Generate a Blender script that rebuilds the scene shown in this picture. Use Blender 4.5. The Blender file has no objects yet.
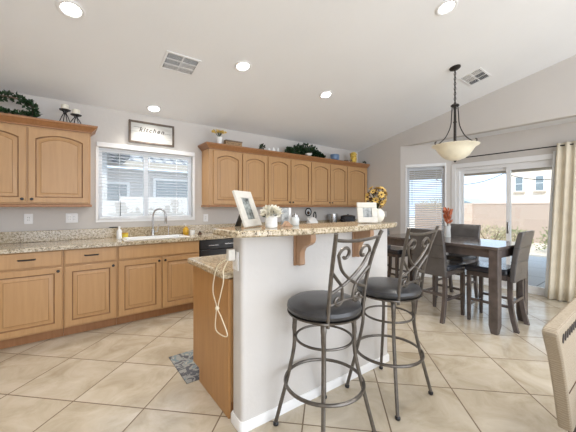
import bpy, bmesh, math, random
from math import sin, cos, pi, radians, atan2, sqrt
from mathutils import Vector, Matrix
random.seed(7)
scene = bpy.context.scene
COL = scene.collection

# ------------------------------------------------------------------ camera, world, sun, exposure
H0 = 1.37
cam_d = bpy.data.cameras.new('camera'); cam = bpy.data.objects.new('camera', cam_d); COL.objects.link(cam)
cam.location = (0, 0, H0)
cam.rotation_euler = (radians(90), 0, radians(-37.2))
cam_d.sensor_width = 36; cam_d.lens = 293 / 576 * 36
cam_d.shift_y = -9 / 576            # horizon sits 9 px above the middle of the frame
cam_d.clip_start = .02; cam_d.clip_end = 200
scene.camera = cam

world = bpy.data.worlds.new('world'); scene.world = world; world.use_nodes = True
wn = world.node_tree.nodes; wn.clear()
wo = wn.new('ShaderNodeOutputWorld'); wb = wn.new('ShaderNodeBackground')
wb.inputs['Color'].default_value = (.66, .81, 1.0, 1); wb.inputs['Strength'].default_value = 1.7
world.node_tree.links.new(wb.outputs[0], wo.inputs[0])

sun_d = bpy.data.lights.new('sun', 'SUN'); sun_d.energy = 3.6; sun_d.angle = radians(1); sun_d.color = (1, .95, .87)
sun = bpy.data.objects.new('sun', sun_d); COL.objects.link(sun)
sun.rotation_euler = Vector((.60, .42, -.80)).to_track_quat('-Z', 'Y').to_euler()

# unseen soft fill lamp added behind the camera to lift ceiling and walls
dl = bpy.data.lights.new('rear_fill', 'AREA'); dl.shape = 'RECTANGLE'; dl.size = 6.0; dl.size_y = 2.6; dl.energy = 105; dl.color = (1, .97, .94)
dlo = bpy.data.objects.new('rear_fill', dl); COL.objects.link(dlo); dlo.location = (2.0, -3.9, 1.5); dlo.rotation_euler = (radians(90), 0, 0)
CAN_POWER = 52.0
scene.view_settings.view_transform = 'Standard'; scene.view_settings.look = 'None'
scene.view_settings.exposure = 0.45; scene.view_settings.gamma = 1
scene.view_settings.use_curve_mapping = False

# ------------------------------------------------------------------ materials
def nt(name):
    m = bpy.data.materials.new(name); m.use_nodes = True
    t = m.node_tree; b = t.nodes['Principled BSDF']
    return m, t, b
def N(t, typ, **kw):
    n = t.nodes.new(typ)
    for k, v in kw.items():
        if k in n.inputs: n.inputs[k].default_value = v
        else: setattr(n, k, v)
    return n
def L(t, a, b): t.links.new(a, b)
def c4(c): return (c[0], c[1], c[2], 1)
def ramp(t, stops, interp='LINEAR'):
    r = t.nodes.new('ShaderNodeValToRGB'); r.color_ramp.interpolation = interp
    e = r.color_ramp.elements
    while len(e) < len(stops): e.new(.5)
    for i, (p, c) in enumerate(stops): e[i].position = p; e[i].color = c4(c)
    return r
def coord(t, scale=(1, 1, 1), rot=(0, 0, 0)):
    tc = t.nodes.new('ShaderNodeTexCoord'); mp = t.nodes.new('ShaderNodeMapping')
    mp.inputs['Scale'].default_value = scale; mp.inputs['Rotation'].default_value = rot
    L(t, tc.outputs['Object'], mp.inputs['Vector']); return mp.outputs[0]
def plain(name, col, rough=.5, metal=0, var=.06, scale=6, bump=0, emit=None, estr=0, spec=.5):
    m, t, b = nt(name)
    v = coord(t)
    n = N(t, 'ShaderNodeTexNoise', Scale=scale, Detail=4.0); L(t, v, n.inputs['Vector'])
    r = ramp(t, [(.3, [x * (1 - var) for x in col]), (.7, [min(1, x * (1 + var)) for x in col])])
    L(t, n.outputs['Fac'], r.inputs['Fac']); L(t, r.outputs[0], b.inputs['Base Color'])
    b.inputs['Roughness'].default_value = rough; b.inputs['Metallic'].default_value = metal
    b.inputs['Specular IOR Level'].default_value = spec
    if bump:
        n2 = N(t, 'ShaderNodeTexNoise', Scale=scale * 12, Detail=3.0); L(t, v, n2.inputs['Vector'])
        bp = N(t, 'ShaderNodeBump', Strength=bump, Distance=.01); L(t, n2.outputs['Fac'], bp.inputs['Height']); L(t, bp.outputs[0], b.inputs['Normal'])
    if emit: b.inputs['Emission Color'].default_value = c4(emit); b.inputs['Emission Strength'].default_value = estr
    return m
M = {}
M['wall'] = plain('wall_paint', (.64, .605, .57), .75, var=.015, scale=2, bump=.12)
M['island_wall'] = plain('island_paint', (.655, .63, .605), .7, var=.02, scale=3, bump=.15)
M['ceiling'] = plain('ceiling_paint', (.88, .885, .89), .85, var=.01, scale=2, bump=.1)
M['white'] = plain('white_trim', (.86, .86, .86), .4, var=.01)
M['white_gloss'] = plain('white_ceramic', (.88, .88, .87), .15, var=.01)
M['cream'] = plain('cream_ceramic', (.80, .77, .68), .35, var=.04, scale=20)
M['black_plastic'] = plain('black_plastic', (.012, .012, .014), .3)
M['dark_metal'] = plain('dark_bronze', (.04, .034, .03), .38, .6)
M['stool_metal'] = plain('pewter_metal', (.15, .135, .12), .34, .8, var=.2, scale=30)
M['chrome'] = plain('brushed_steel', (.55, .55, .56), .25, 1)
M['stool_leather'] = plain('black_leather', (.04, .04, .043), .30, var=.2, scale=14, bump=.1)
M['dark_leather'] = plain('espresso_leather', (.095, .088, .086), .24, var=.15, scale=10, bump=.12)
M['seat_leather'] = plain('seat_leather', (.035, .038, .047), .16, var=.15, scale=10, bump=.1)
M['espresso'] = plain('espresso_wood', (.10, .082, .076), .22, var=.25, scale=9)
M['leaf'] = plain('dark_leaf', (.016, .045, .014), .5, var=.5, scale=30)
M['yellow'] = plain('yellow_petal', (.68, .45, .12), .6, var=.2, scale=30)
M['gold'] = plain('gold_yellow', (.72, .5, .1), .35, var=.35, scale=40)
M['brown'] = plain('brown_seed', (.09, .04, .018), .8, var=.3, scale=60)
M['orange'] = plain('orange_leaf', (.55, .17, .08), .5, var=.3, scale=30)
M['blue_pot'] = plain('blue_glaze', (.14, .22, .36), .3, var=.2, scale=20)
M['wax'] = plain('candle_wax', (.8, .76, .65), .5, var=.03)
M['curtain'] = plain('cream_curtain', (.74, .67, .54), .85, var=.05, scale=8, bump=.1)
M['sheer'] = plain('pale_lining', (.82, .84, .84), .8, var=.03)
M['table_finish'] = plain('table_finish', (.10, .082, .076), .10, var=.2, scale=9)
M['concrete'] = plain('patio_concrete', (.47, .47, .47), .8, var=.08, scale=2)
M['gravel'] = plain('desert_gravel', (.62, .53, .44), .9, var=.25, scale=18, bump=.5)
M['beam'] = plain('patio_beam_stucco', (.50, .43, .35), .9, var=.05)
M['stucco'] = plain('cream_stucco', (.78, .70, .60), .9, var=.04, scale=10, bump=.1)
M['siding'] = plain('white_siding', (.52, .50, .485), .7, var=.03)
M['bush'] = plain('desert_bush', (.28, .30, .16), .8, var=.4, scale=20)
M['bush_dry'] = plain('dry_bush', (.48, .42, .28), .8, var=.3, scale=20)
M['bark'] = plain('bark', (.2, .14, .1), .9, var=.3)
M['soap'] = plain('amber_soap', (.70, .40, .03), .15, var=.05)
M['yellow_pack'] = plain('yellow_pack', (.80, .62, .06), .4, var=.1)
M['window_dark'] = plain('dark_glass', (.20, .25, .28), .1, var=.1)
M['photo_grey'] = plain('photo_print', (.34, .35, .35), .35, var=.6, scale=28)
M['photo_dark'] = plain('photo_print_cool', (.25, .27, .26), .3, var=.9, scale=30)
M['cord'] = plain('cream_cord', (.80, .72, .55), .5)
M['vent_dark'] = plain('vent_shadow', (.05, .05, .05), .9)
M['ink'] = plain('ink', (.07, .06, .055), .8)
M['wicker_box'] = plain('rustic_box', (.33, .22, .12), .8, var=.5, scale=60)
M['grey_glass'] = plain('grey_glass', (.66, .68, .68), .12, var=.04)
M['bowl_glass'] = plain('alabaster_glass', (.80, .74, .58), .35, var=.12, scale=7, emit=(1, .87, .62), estr=.10)
M['lens'] = plain('lamp_lens', (1, 1, 1), .4, emit=(1, .97, .92), estr=9)
M['sign_frame'] = plain('weathered_frame', (.15, .115, .09), .7, var=.3, scale=20)
M['cream_frame'] = plain('whitewashed_frame', (.70, .665, .60), .5, var=.05, scale=30)
M['groove'] = plain('groove_brown', (.27, .14, .058), .5, var=.2)  # darker brown for door grooves and the raised panel's edge line

def mk_wood(name, base, dark):
    m, t, b = nt(name)
    v = coord(t, (14, 14, 1.1))
    n = N(t, 'ShaderNodeTexNoise', Scale=2.2, Detail=6.0, Distortion=.6); L(t, v, n.inputs['Vector'])
    r = ramp(t, [(.3, dark), (.68, base)]); L(t, n.outputs['Fac'], r.inputs['Fac'])
    L(t, r.outputs[0], b.inputs['Base Color']); b.inputs['Roughness'].default_value = .38
    return m
M['maple'] = mk_wood('honey_maple', (.53, .31, .140), (.48, .272, .118))
M['panel'] = mk_wood('island_maple', (.50, .265, .10), (.43, .22, .08))
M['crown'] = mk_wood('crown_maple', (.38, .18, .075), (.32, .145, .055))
M['corbel'] = mk_wood('corbel_maple', (.46, .28, .17), (.40, .235, .135))

m, t, b = nt('granite')
v = coord(t)
n = N(t, 'ShaderNodeTexNoise', Scale=48.0, Detail=6.0, Roughness=.78); L(t, v, n.inputs['Vector'])
r = ramp(t, [(.32, (.035, .03, .022)), (.41, (.22, .165, .095)), (.48, (.48, .385, .255)), (.60, (.65, .57, .43)), (.75, (.74, .70, .60))])
L(t, n.outputs['Fac'], r.inputs['Fac'])
n2 = N(t, 'ShaderNodeTexVoronoi', Scale=75.0); L(t, v, n2.inputs['Vector'])
r2 = ramp(t, [(.20, (.09, .07, .055)), (.29, (1, 1, 1))]); L(t, n2.outputs['Distance'], r2.inputs['Fac'])
n3 = N(t, 'ShaderNodeTexNoise', Scale=9.0, Detail=3.0); L(t, v, n3.inputs['Vector'])
r3 = ramp(t, [(.42, (0, 0, 0)), (.55, (1, 1, 1))]); L(t, n3.outputs['Fac'], r3.inputs['Fac'])
mx = t.nodes.new('ShaderNodeMixRGB'); mx.blend_type = 'MULTIPLY'
L(t, r3.outputs[0], mx.inputs['Fac']); L(t, r.outputs[0], mx.inputs['Color1']); L(t, r2.outputs[0], mx.inputs['Color2'])
L(t, mx.outputs[0], b.inputs['Base Color']); b.inputs['Roughness'].default_value = .12
M['granite'] = m

# diagonal ceramic tile floor
m, t, b = nt('floor_tile')
tc = t.nodes.new('ShaderNodeTexCoord'); sp = t.nodes.new('ShaderNodeSeparateXYZ'); L(t, tc.outputs['Object'], sp.inputs[0])
def math_(op, a, bb=None, c=None):
    n = t.nodes.new('ShaderNodeMath'); n.operation = op
    for i, x in enumerate((a, bb, c)):
        if x is None: continue
        if isinstance(x, (int, float)): n.inputs[i].default_value = x
        else: L(t, x, n.inputs[i])
    return n.outputs[0]
S2 = sqrt(.5)
aa = math_('DIVIDE', math_('SUBTRACT', math_('MULTIPLY', math_('ADD', sp.outputs[0], sp.outputs[1]), S2), 1.842 - .522 * 20), .522)
bb_ = math_('DIVIDE', math_('SUBTRACT', math_('MULTIPLY', math_('SUBTRACT', sp.outputs[1], sp.outputs[0]), S2), 1.24 - .5405 * 30), .5405)
def edge(x): 
    f = math_('FRACT', x); return math_('MINIMUM', f, math_('SUBTRACT', 1.0, f))
d = math_('MINIMUM', edge(aa), edge(bb_))
grout = math_('LESS_THAN', d, .0085)
cmb = t.nodes.new('ShaderNodeCombineXYZ'); L(t, math_('FLOOR', aa), cmb.inputs[0]); L(t, math_('FLOOR', bb_), cmb.inputs[1])
wn_ = t.nodes.new('ShaderNodeTexWhiteNoise'); wn_.noise_dimensions = '3D'; L(t, cmb.outputs[0], wn_.inputs['Vector'])
addv = t.nodes.new('ShaderNodeVectorMath'); addv.operation = 'MULTIPLY_ADD'
L(t, wn_.outputs['Color'], addv.inputs[0]); addv.inputs[1].default_value = (9, 9, 9); L(t, tc.outputs['Object'], addv.inputs[2])
n1 = N(t, 'ShaderNodeTexNoise', Scale=3.5, Detail=8.0, Roughness=.62, Distortion=.8); L(t, addv.outputs[0], n1.inputs['Vector'])
r1 = ramp(t, [(.30, (.42, .35, .25)), (.5, (.54, .47, .365)), (.72, (.64, .575, .475))]); L(t, n1.outputs['Fac'], r1.inputs['Fac'])
mx = t.nodes.new('ShaderNodeMixRGB'); L(t, grout, mx.inputs['Fac']); L(t, r1.outputs[0], mx.inputs['Color1']); mx.inputs['Color2'].default_value = (.17, .12, .075, 1)
L(t, mx.outputs[0], b.inputs['Base Color'])
L(t, math_('MULTIPLY_ADD', grout, .5, .18), b.inputs['Roughness'])
bp = N(t, 'ShaderNodeBump', Strength=.4, Distance=.004); L(t, math_('SUBTRACT', math_('MULTIPLY', n1.outputs['Fac'], .35), grout), bp.inputs['Height']); L(t, bp.outputs[0], b.inputs['Normal'])
M['tile'] = m

m, t, b = nt('block_wall')
v = coord(t, (1, 1, 1), (radians(90), 0, radians(90)))
br = t.nodes.new('ShaderNodeTexBrick'); L(t, v, br.inputs['Vector'])
br.inputs['Color1'].default_value = (.56, .44, .37, 1); br.inputs['Color2'].default_value = (.60, .48, .40, 1); br.inputs['Mortar'].default_value = (.47, .37, .31, 1)
br.inputs['Scale'].default_value = 1; br.inputs['Brick Width'].default_value = .4; br.inputs['Row Height'].default_value = .2; br.inputs['Mortar Size'].default_value = .012
L(t, br.outputs['Color'], b.inputs['Base Color']); b.inputs['Roughness'].default_value = .9
M['block'] = m

m, t, b = nt('roof_tile')
v = coord(t)
w = N(t, 'ShaderNodeTexWave', Scale=1.1, Distortion=1.5, bands_direction='X'); L(t, v, w.inputs['Vector'])
w2 = N(t, 'ShaderNodeTexWave', Scale=.9, Distortion=1.0, bands_direction='Y'); L(t, v, w2.inputs['Vector'])
mm = t.nodes.new('ShaderNodeMixRGB'); mm.blend_type = 'MULTIPLY'; mm.inputs['Fac'].default_value = 1
r1 = ramp(t, [(.05, (.16, .16, .17)), (.35, (.42, .41, .40))]); r2 = ramp(t, [(.08, (.20, .20, .22)), (.28, (1, 1, 1))])
L(t, w.outputs['Fac'], r1.inputs['Fac']); L(t, w2.outputs['Fac'], r2.inputs['Fac'])
L(t, r1.outputs[0], mm.inputs['Color1']); L(t, r2.outputs[0], mm.inputs['Color2']); L(t, mm.outputs[0], b.inputs['Base Color'])
b.inputs['Roughness'].default_value = .9
M['roof'] = m

m, t, b = nt('patio_paver')
v = coord(t)
br = t.nodes.new('ShaderNodeTexBrick'); br.offset = 0; L(t, v, br.inputs['Vector'])
br.inputs['Color1'].default_value = (.50, .50, .51, 1); br.inputs['Color2'].default_value = (.54, .54, .54, 1); br.inputs['Mortar'].default_value = (.22, .22, .22, 1)
br.inputs['Scale'].default_value = 1; br.inputs['Brick Width'].default_value = 1.1; br.inputs['Row Height'].default_value = 1.5; br.inputs['Mortar Size'].default_value = .012
L(t, br.outputs['Color'], b.inputs['Base Color']); b.inputs['Roughness'].default_value = .7
M['paver'] = m

m, t, b = nt('rug_pattern')
v = coord(t)
n = N(t, 'ShaderNodeTexNoise', Scale=11.0, Detail=5.0, Distortion=1.2); L(t, v, n.inputs['Vector'])
r = ramp(t, [(.40, (.11, .11, .125)), (.46, (.32, .32, .30)), (.55, (.20, .25, .27)), (.62, (.40, .38, .33))], 'CONSTANT'); L(t, n.outputs['Fac'], r.inputs['Fac'])
L(t, r.outputs[0], b.inputs['Base Color']); b.inputs['Roughness'].default_value = .95
M['rug'] = m

m, t, b = nt('woven_upholstery')
v = coord(t)
w1 = N(t, 'ShaderNodeTexWave', Scale=75.0, Distortion=3.0, bands_direction='Z'); L(t, v, w1.inputs['Vector'])
w2 = N(t, 'ShaderNodeTexWave', Scale=45.0, Distortion=3.0, bands_direction='X'); L(t, v, w2.inputs['Vector'])
mm = t.nodes.new('ShaderNodeMixRGB'); mm.inputs['Fac'].default_value = .45; L(t, w1.outputs['Color'], mm.inputs['Color1']); L(t, w2.outputs['Color'], mm.inputs['Color2'])
r = ramp(t, [(.1, (.28, .225, .16)), (.6, (.45, .38, .29))]); L(t, mm.outputs[0], r.inputs['Fac']); L(t, r.outputs[0], b.inputs['Base Color'])
bp = N(t, 'ShaderNodeBump', Strength=.5, Distance=.004); L(t, mm.outputs[0], bp.inputs['Height']); L(t, bp.outputs[0], b.inputs['Normal'])
b.inputs['Roughness'].default_value = .9
M['woven'] = m

m, t, b = nt('shiplap')
v = coord(t)
w = N(t, 'ShaderNodeTexNoise', Scale=4.0, Detail=3.0); vv = coord(t, (1, 1, 14)); L(t, vv, w.inputs['Vector'])
r = ramp(t, [(.3, (.50, .48, .44)), (.6, (.64, .63, .60))]); L(t, w.outputs['Fac'], r.inputs['Fac']); L(t, r.outputs[0], b.inputs['Base Color'])
M['shiplap'] = m

m = bpy.data.materials.new('clear_glass'); m.use_nodes = True; t = m.node_tree; t.nodes.clear()
o = t.nodes.new('ShaderNodeOutputMaterial'); tr = t.nodes.new('ShaderNodeBsdfTransparent'); gl = t.nodes.new('ShaderNodeBsdfGlossy'); mi = t.nodes.new('ShaderNodeMixShader')
gl.inputs['Roughness'].default_value = .03; mi.inputs[0].default_value = .05; tr.inputs[0].default_value = (.95, .97, .97, 1)
L(t, tr.outputs[0], mi.inputs[1]); L(t, gl.outputs[0], mi.inputs[2]); L(t, mi.outputs[0], o.inputs[0])
M['glass'] = m
m = bpy.data.materials.new('blind_vinyl'); m.use_nodes = True; t = m.node_tree; b = t.nodes['Principled BSDF']
b.inputs['Base Color'].default_value = (.86, .87, .88, 1); b.inputs['Roughness'].default_value = .5
tl = t.nodes.new('ShaderNodeBsdfTranslucent'); tl.inputs[0].default_value = (.85, .87, .9, 1); mi = t.nodes.new('ShaderNodeMixShader'); mi.inputs[0].default_value = .6
L(t, b.outputs[0], mi.inputs[1]); L(t, tl.outputs[0], mi.inputs[2]); L(t, mi.outputs[0], t.nodes['Material Output'].inputs[0])
M['blind'] = m

# ------------------------------------------------------------------ mesh helpers
class MB:
    def __init__(s): s.bm = bmesh.new()
    def box(s, x0, x1, y0, y1, z0, z1, mi=0, mat=None):
        P = [Vector(p) for p in ((x0,y0,z0),(x1,y0,z0),(x1,y1,z0),(x0,y1,z0),(x0,y0,z1),(x1,y0,z1),(x1,y1,z1),(x0,y1,z1))]
        if mat: P = [mat @ p for p in P]
        v = [s.bm.verts.new(p) for p in P]
        for q in ((0,3,2,1),(4,5,6,7),(0,1,5,4),(1,2,6,5),(2,3,7,6),(3,0,4,7)):
            f = s.bm.faces.new([v[i] for i in q]); f.material_index = mi
        return s
    def loops(s, rings, cap0=True, cap1=True, mi=0, closed=True, mis=None):
        R = [[s.bm.verts.new(p) for p in r] for r in rings]
        n = len(R[0])
        for k in range(len(R) - 1):
            for i in range(n if closed else n - 1):
                j = (i + 1) % n
                try:
                    f = s.bm.faces.new((R[k][i], R[k][j], R[k+1][j], R[k+1][i])); f.material_index = mis[k] if mis else mi
                except ValueError: pass
        if cap0: f = s.bm.faces.new(R[0][::-1]); f.material_index = mi
        if cap1: f = s.bm.faces.new(R[-1]); f.material_index = mi
        return s
    def tube(s, pts, r, seg=8, closed=False, mi=0, flat=1.0):
        pts = [Vector(p) for p in pts]; n = len(pts)
        rs = r if isinstance(r, (list, tuple)) else [r] * n
        tang = []
        for i in range(n):
            a = pts[(i - 1) % n] if (closed or i > 0) else pts[0]
            b = pts[(i + 1) % n] if (closed or i < n - 1) else pts[-1]
            tang.append((b - a).normalized())
        up = Vector((0, 0, 1)) if abs(tang[0].z) < .9 else Vector((1, 0, 0))
        u = tang[0].cross(up).normalized(); rings = []
        for i in range(n):
            T = tang[i]; u = (u - T * u.dot(T)).normalized(); w = T.cross(u)
            rings.append([pts[i] + u * rs[i] * cos(2*pi*k/seg) + w * rs[i] * flat * sin(2*pi*k/seg) for k in range(seg)])
        if closed: rings.append(rings[0]); 
        if closed:
            R = [[s.bm.verts.new(p) for p in q] for q in rings[:-1]]
            for k in range(n):
                A, B = R[k], R[(k+1) % n]
                # match the frames where the loop closes
                off = 0
                if k == n - 1: off = min(range(seg), key=lambda o: sum((A[i].co - B[(i+o) % seg].co).length for i in range(seg)))
                for i in range(seg):
                    f = s.bm.faces.new((A[i], A[(i+1) % seg], B[(i+1+off) % seg], B[(i+off) % seg])); f.material_index = mi
        else: s.loops(rings, mi=mi)
        return s
    def lathe(s, prof, seg=24, c=(0, 0, 0), mi=0, sx=1, sy=1, mat=None):
        rings = []
        for r, z in prof:
            ring = [Vector((c[0] + max(r, 1e-4) * cos(2*pi*k/seg) * sx, c[1] + max(r, 1e-4) * sin(2*pi*k/seg) * sy, c[2] + z)) for k in range(seg)]
            if mat: ring = [mat @ p for p in ring]
            rings.append(ring)
        return s.loops(rings, mi=mi)
    def prism(s, poly, d0, d1, axis='y', mi=0):
        def P(a, b_, d):
            return {'y': (a, d, b_), 'x': (d, a, b_), 'z': (a, b_, d)}[axis]
        return s.loops([[Vector(P(a, b_, d0)) for a, b_ in poly], [Vector(P(a, b_, d1)) for a, b_ in poly]], mi=mi)
    def ball(s, c, r, mi=0, sx=1, sy=1, sz=1, seg=12, rr=7):
        prof = [(r * sin(pi * k / rr), -r * cos(pi * k / rr)) for k in range(rr + 1)]
        return s.lathe([(a * sx, z * sz) for a, z in prof], seg, c, mi, 1, sy / sx)
    def leaf(s, p, d, length, width, mi=0):
        p = Vector(p); d = Vector(d).normalized(); a = d.cross(Vector((random.uniform(-1,1), random.uniform(-1,1), random.uniform(-1,1)))).normalized()
        nrm = d.cross(a)
        v = [s.bm.verts.new(q) for q in (p, p + d*length*.5 + a*width*.5 + nrm*width*.15, p + d*length, p + d*length*.5 - a*width*.5 + nrm*width*.15)]
        f = s.bm.faces.new(v); f.material_index = mi
        return s
    def build(s, name, mats, parent=None, loc=None, bev=0, smooth=True, subsurf=0, angle=35):
        bmesh.ops.recalc_face_normals(s.bm, faces=s.bm.faces)
        me = bpy.data.meshes.new(name); s.bm.to_mesh(me); s.bm.free()
        for mt in (mats if isinstance(mats, (list, tuple)) else [mats]): me.materials.append(M[mt] if isinstance(mt, str) else mt)
        if smooth:
            me.polygons.foreach_set('use_smooth', [True] * len(me.polygons)); me.set_sharp_from_angle(angle=radians(angle))
        o = bpy.data.objects.new(name, me); COL.objects.link(o)
        if parent: o.parent = parent
        if loc: o.location = loc
        if bev:
            bv = o.modifiers.new('bevel', 'BEVEL'); bv.width = bev; bv.segments = 2; bv.limit_method = 'ANGLE'; bv.angle_limit = radians(50)
        if subsurf:
            ss = o.modifiers.new('sub', 'SUBSURF'); ss.levels = subsurf; ss.render_levels = subsurf
        return o
def tag(o, label=None, cat=None, group=None, kind=None):
    if label: o['label'] = label
    if cat: o['category'] = cat
    if group: o['group'] = group
    if kind: o['kind'] = kind
    return o
def thing(name, label, cat, loc=(0, 0, 0), rz=0, group=None, rx=0):
    o = bpy.data.objects.new(name, None); COL.objects.link(o); o.empty_display_size = .05
    o.location = loc; o.rotation_euler = (rx, 0, rz); return tag(o, label, cat, group)
def struct(name, mb, mat, parent=None, **kw):
    o = mb.build(name, mat, parent, **kw); 
    if parent is None: o['kind'] = 'structure'
    return o
def copy_tree(root, loc, rz=None, label=None, group=None):
    def cp(o, par):
        c = o.copy(); COL.objects.link(c)
        if par: c.parent = par
        for ch in list(o.children): cp(ch, c)
        return c
    r = cp(root, None); r.location = loc
    if rz is not None: r.rotation_euler.z = rz
    if label: r['label'] = label
    if group: r['group'] = group
    return r
def smoothpath(ctrl, n=8, closed=False):
    P = [Vector(p) for p in ctrl]; out = []
    m = len(P); rng = range(m if closed else m - 1)
    for i in rng:
        p0 = P[(i-1) % m] if closed or i > 0 else P[0]; p1 = P[i]; p2 = P[(i+1) % m]; p3 = P[(i+2) % m] if closed or i + 2 < m else P[-1]
        for k in range(n):
            u = k / n
            out.append(.5 * ((2*p1) + (-p0+p2)*u + (2*p0-5*p1+4*p2-p3)*u*u + (-p0+3*p1-3*p2+p3)*u**3))
    if not closed: out.append(P[-1])
    return out

# ------------------------------------------------------------------ the room
YB = 4.45; XR = 5.42; XD = 5.85; XL = -1.35; YF = -4.0
SL = .205
def cz(y): return 2.65 + SL * (YB - max(y, -.5))
TH = .12
struct('floor', MB().box(XL - TH, XD + TH + .02, YF, YB + TH, -.10, 0), 'tile', smooth=False)
mb = MB()
mb.loops([[Vector((x, YB + TH, cz(YB) - SL*TH)), Vector((x, -.5, cz(-.5))), Vector((x, YF, cz(-.5))), Vector((x, YF, cz(-.5) + .15)), Vector((x, -.5, cz(-.5) + .15)), Vector((x, YB + TH, cz(YB) + .15))] for x in (XL - TH, XR + TH)])
struct('ceiling', mb, 'ceiling', smooth=False)
# back wall with the kitchen window opening
WX0, WX1, WZ0, WZ1 = .335, 1.545, 1.205, 2.14
mb = MB()
ztop = cz(YB) + .12
mb.box(XL - TH, WX0, YB, YB + TH, 0, ztop).box(WX1, XR + TH, YB, YB + TH, 0, ztop).box(WX0, WX1, YB, YB + TH, 0, WZ0).box(WX0, WX1, YB, YB + TH, WZ1, ztop)
struct('wall_back', mb, 'wall', smooth=False)
def gable(x0, x1, y0, y1, z0):
    ys = [y0] + ([-.5] if y0 < -.5 < y1 else []) + [y1]
    poly = [(y0, z0), (y1, z0)] + [(y, cz(y) + .1) for y in reversed(ys)]
    return poly
BZ = 2.60    # bay ceiling
mb = MB(); mb.prism(gable(0, 0, 3.36, YB, 0), XR, XR + TH, 'x'); mb.prism(gable(0, 0, -.15, 3.36, BZ), XR, XR + TH, 'x'); mb.prism(gable(0, 0, YF, -.15, 0), XR, XR + TH, 'x')
struct('wall_right', mb, 'wall', smooth=False)
mb = MB(); mb.prism(gable(0, 0, YF, YB, 0), XL - TH, XL, 'x'); struct('wall_left', mb, 'wall', smooth=False)
# bay: angled walls, door wall, lowered ceiling
A0 = Vector((XR, 3.36, 0)); A1 = Vector((XD, 2.556, 0))
ang = atan2(A1.y - A0.y, A1.x - A0.x); LA = (A1 - A0).length
MA = Matrix.Translation(A0) @ Matrix.Rotation(ang, 4, 'Z')      # local x runs along the wall, local +y points outside
def yout(m): return m
W2 = (.12, LA - .12, .86, 2.16)
mb = MB()
mb.box(0, W2[0], 0, TH, 0, BZ, mat=MA).box(W2[1], LA, 0, TH, 0, BZ, mat=MA).box(W2[0], W2[1], 0, TH, 0, W2[2], mat=MA).box(W2[0], W2[1], 0, TH, W2[3], BZ, mat=MA)
struct('wall_bay_north', mb, 'wall', smooth=False)
DY0, DY1, DZ = .80, 2.48, 2.09
mb = MB(); mb.box(XD, XD + TH, DY1, 2.60, 0, BZ).box(XD, XD + TH, .65, DY0, 0, BZ).box(XD, XD + TH, DY0, DY1, DZ, BZ)
struct('wall_bay_east', mb, 'wall', smooth=False)
mb = MB(); mb.loops([[Vector((XD, .65, z)), Vector((XD + TH, .65, z)), Vector((XR + TH, -.15, z)), Vector((XR, -.15, z))] for z in (0, BZ)])
struct('wall_bay_south', mb, 'wall', smooth=False)
mb = MB(); mb.loops([[Vector((XR + TH, -.25, z)), Vector((XD + TH, .6, z)), Vector((XD + TH, 2.62, z)), Vector((XR + TH, 3.45, z))] for z in (BZ, BZ + .12)])
struct('ceiling_bay', mb, 'ceiling', smooth=False)
# baseboards
struct('baseboard_right', MB().box(XR - .014, XR - .001, 3.36, YB, 0, .09), 'white', bev=.004)
struct('baseboard_bay', MB().box(.01, LA - .005, -.014, -.001, 0, .09, mat=MA), 'white', bev=.004)

# kitchen window
def window_unit(name, x0, x1, z0, z1, mat4, mull=None, depth=TH):
    root = MB()
    f = .045
    root.box(x0, x1, .055, .10, z0, z0 + f, mat=mat4).box(x0, x1, .055, .10, z1 - f, z1, mat=mat4).box(x0, x0 + f, .055, .10, z0 + f, z1 - f, mat=mat4).box(x1 - f, x1, .055, .10, z0 + f, z1 - f, mat=mat4)
    if mull: root.box(mull - .028, mull + .028, .05, .10, z0 + f, z1 - f, mat=mat4)
    w = struct(name, root, 'white', smooth=False)
    MB().box(x0 + f, (mull - .028) if mull else x1 - f, .075, .081, z0 + f, z1 - f, mat=mat4).build('pane', 'glass', w, smooth=False)
    if mull: MB().box(mull + .028, x1 - f, .075, .081, z0 + f, z1 - f, mat=mat4).build('pane', 'glass', w, smooth=False)
    return w
MBK = Matrix.Translation((0, YB, 0))
w1 = window_unit('window_1', WX0, WX1, WZ0, WZ1, MBK, .905)
mb = MB(); g = .032
mb.box(WX0 - g, WX1 + g, -.016, -.001, WZ0 - g, WZ0 - .001, mat=MBK).box(WX0 - g, WX0 - .001, -.016, -.001, WZ0, WZ1, mat=MBK).box(WX1 + .001, WX1 + g, -.016, -.001, WZ0, WZ1, mat=MBK)
mb.build('window_casing', 'white', w1, bev=.003)
MB().box(WX0 + .002, WX1 - .002, -.02, .052, WZ0 + .001, WZ0 + .015, mat=MBK).build('window_sill', 'white', w1, bev=.003)
w2 = window_unit('window_2', W2[0], W2[1], W2[2], W2[3], MA)
mb = MB()
mb.box(W2[0] - .03, W2[1] + .03, -.012, -.001, W2[2] - .04, W2[2] - .001, mat=MA).box(W2[0] - .03, W2[0] - .001, -.012, -.001, W2[2], W2[3], mat=MA).box(W2[1] + .001, W2[1] + .03, -.012, -.001, W2[2], W2[3], mat=MA)
mb.build('window_casing', 'white', w2, bev=.003)

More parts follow.
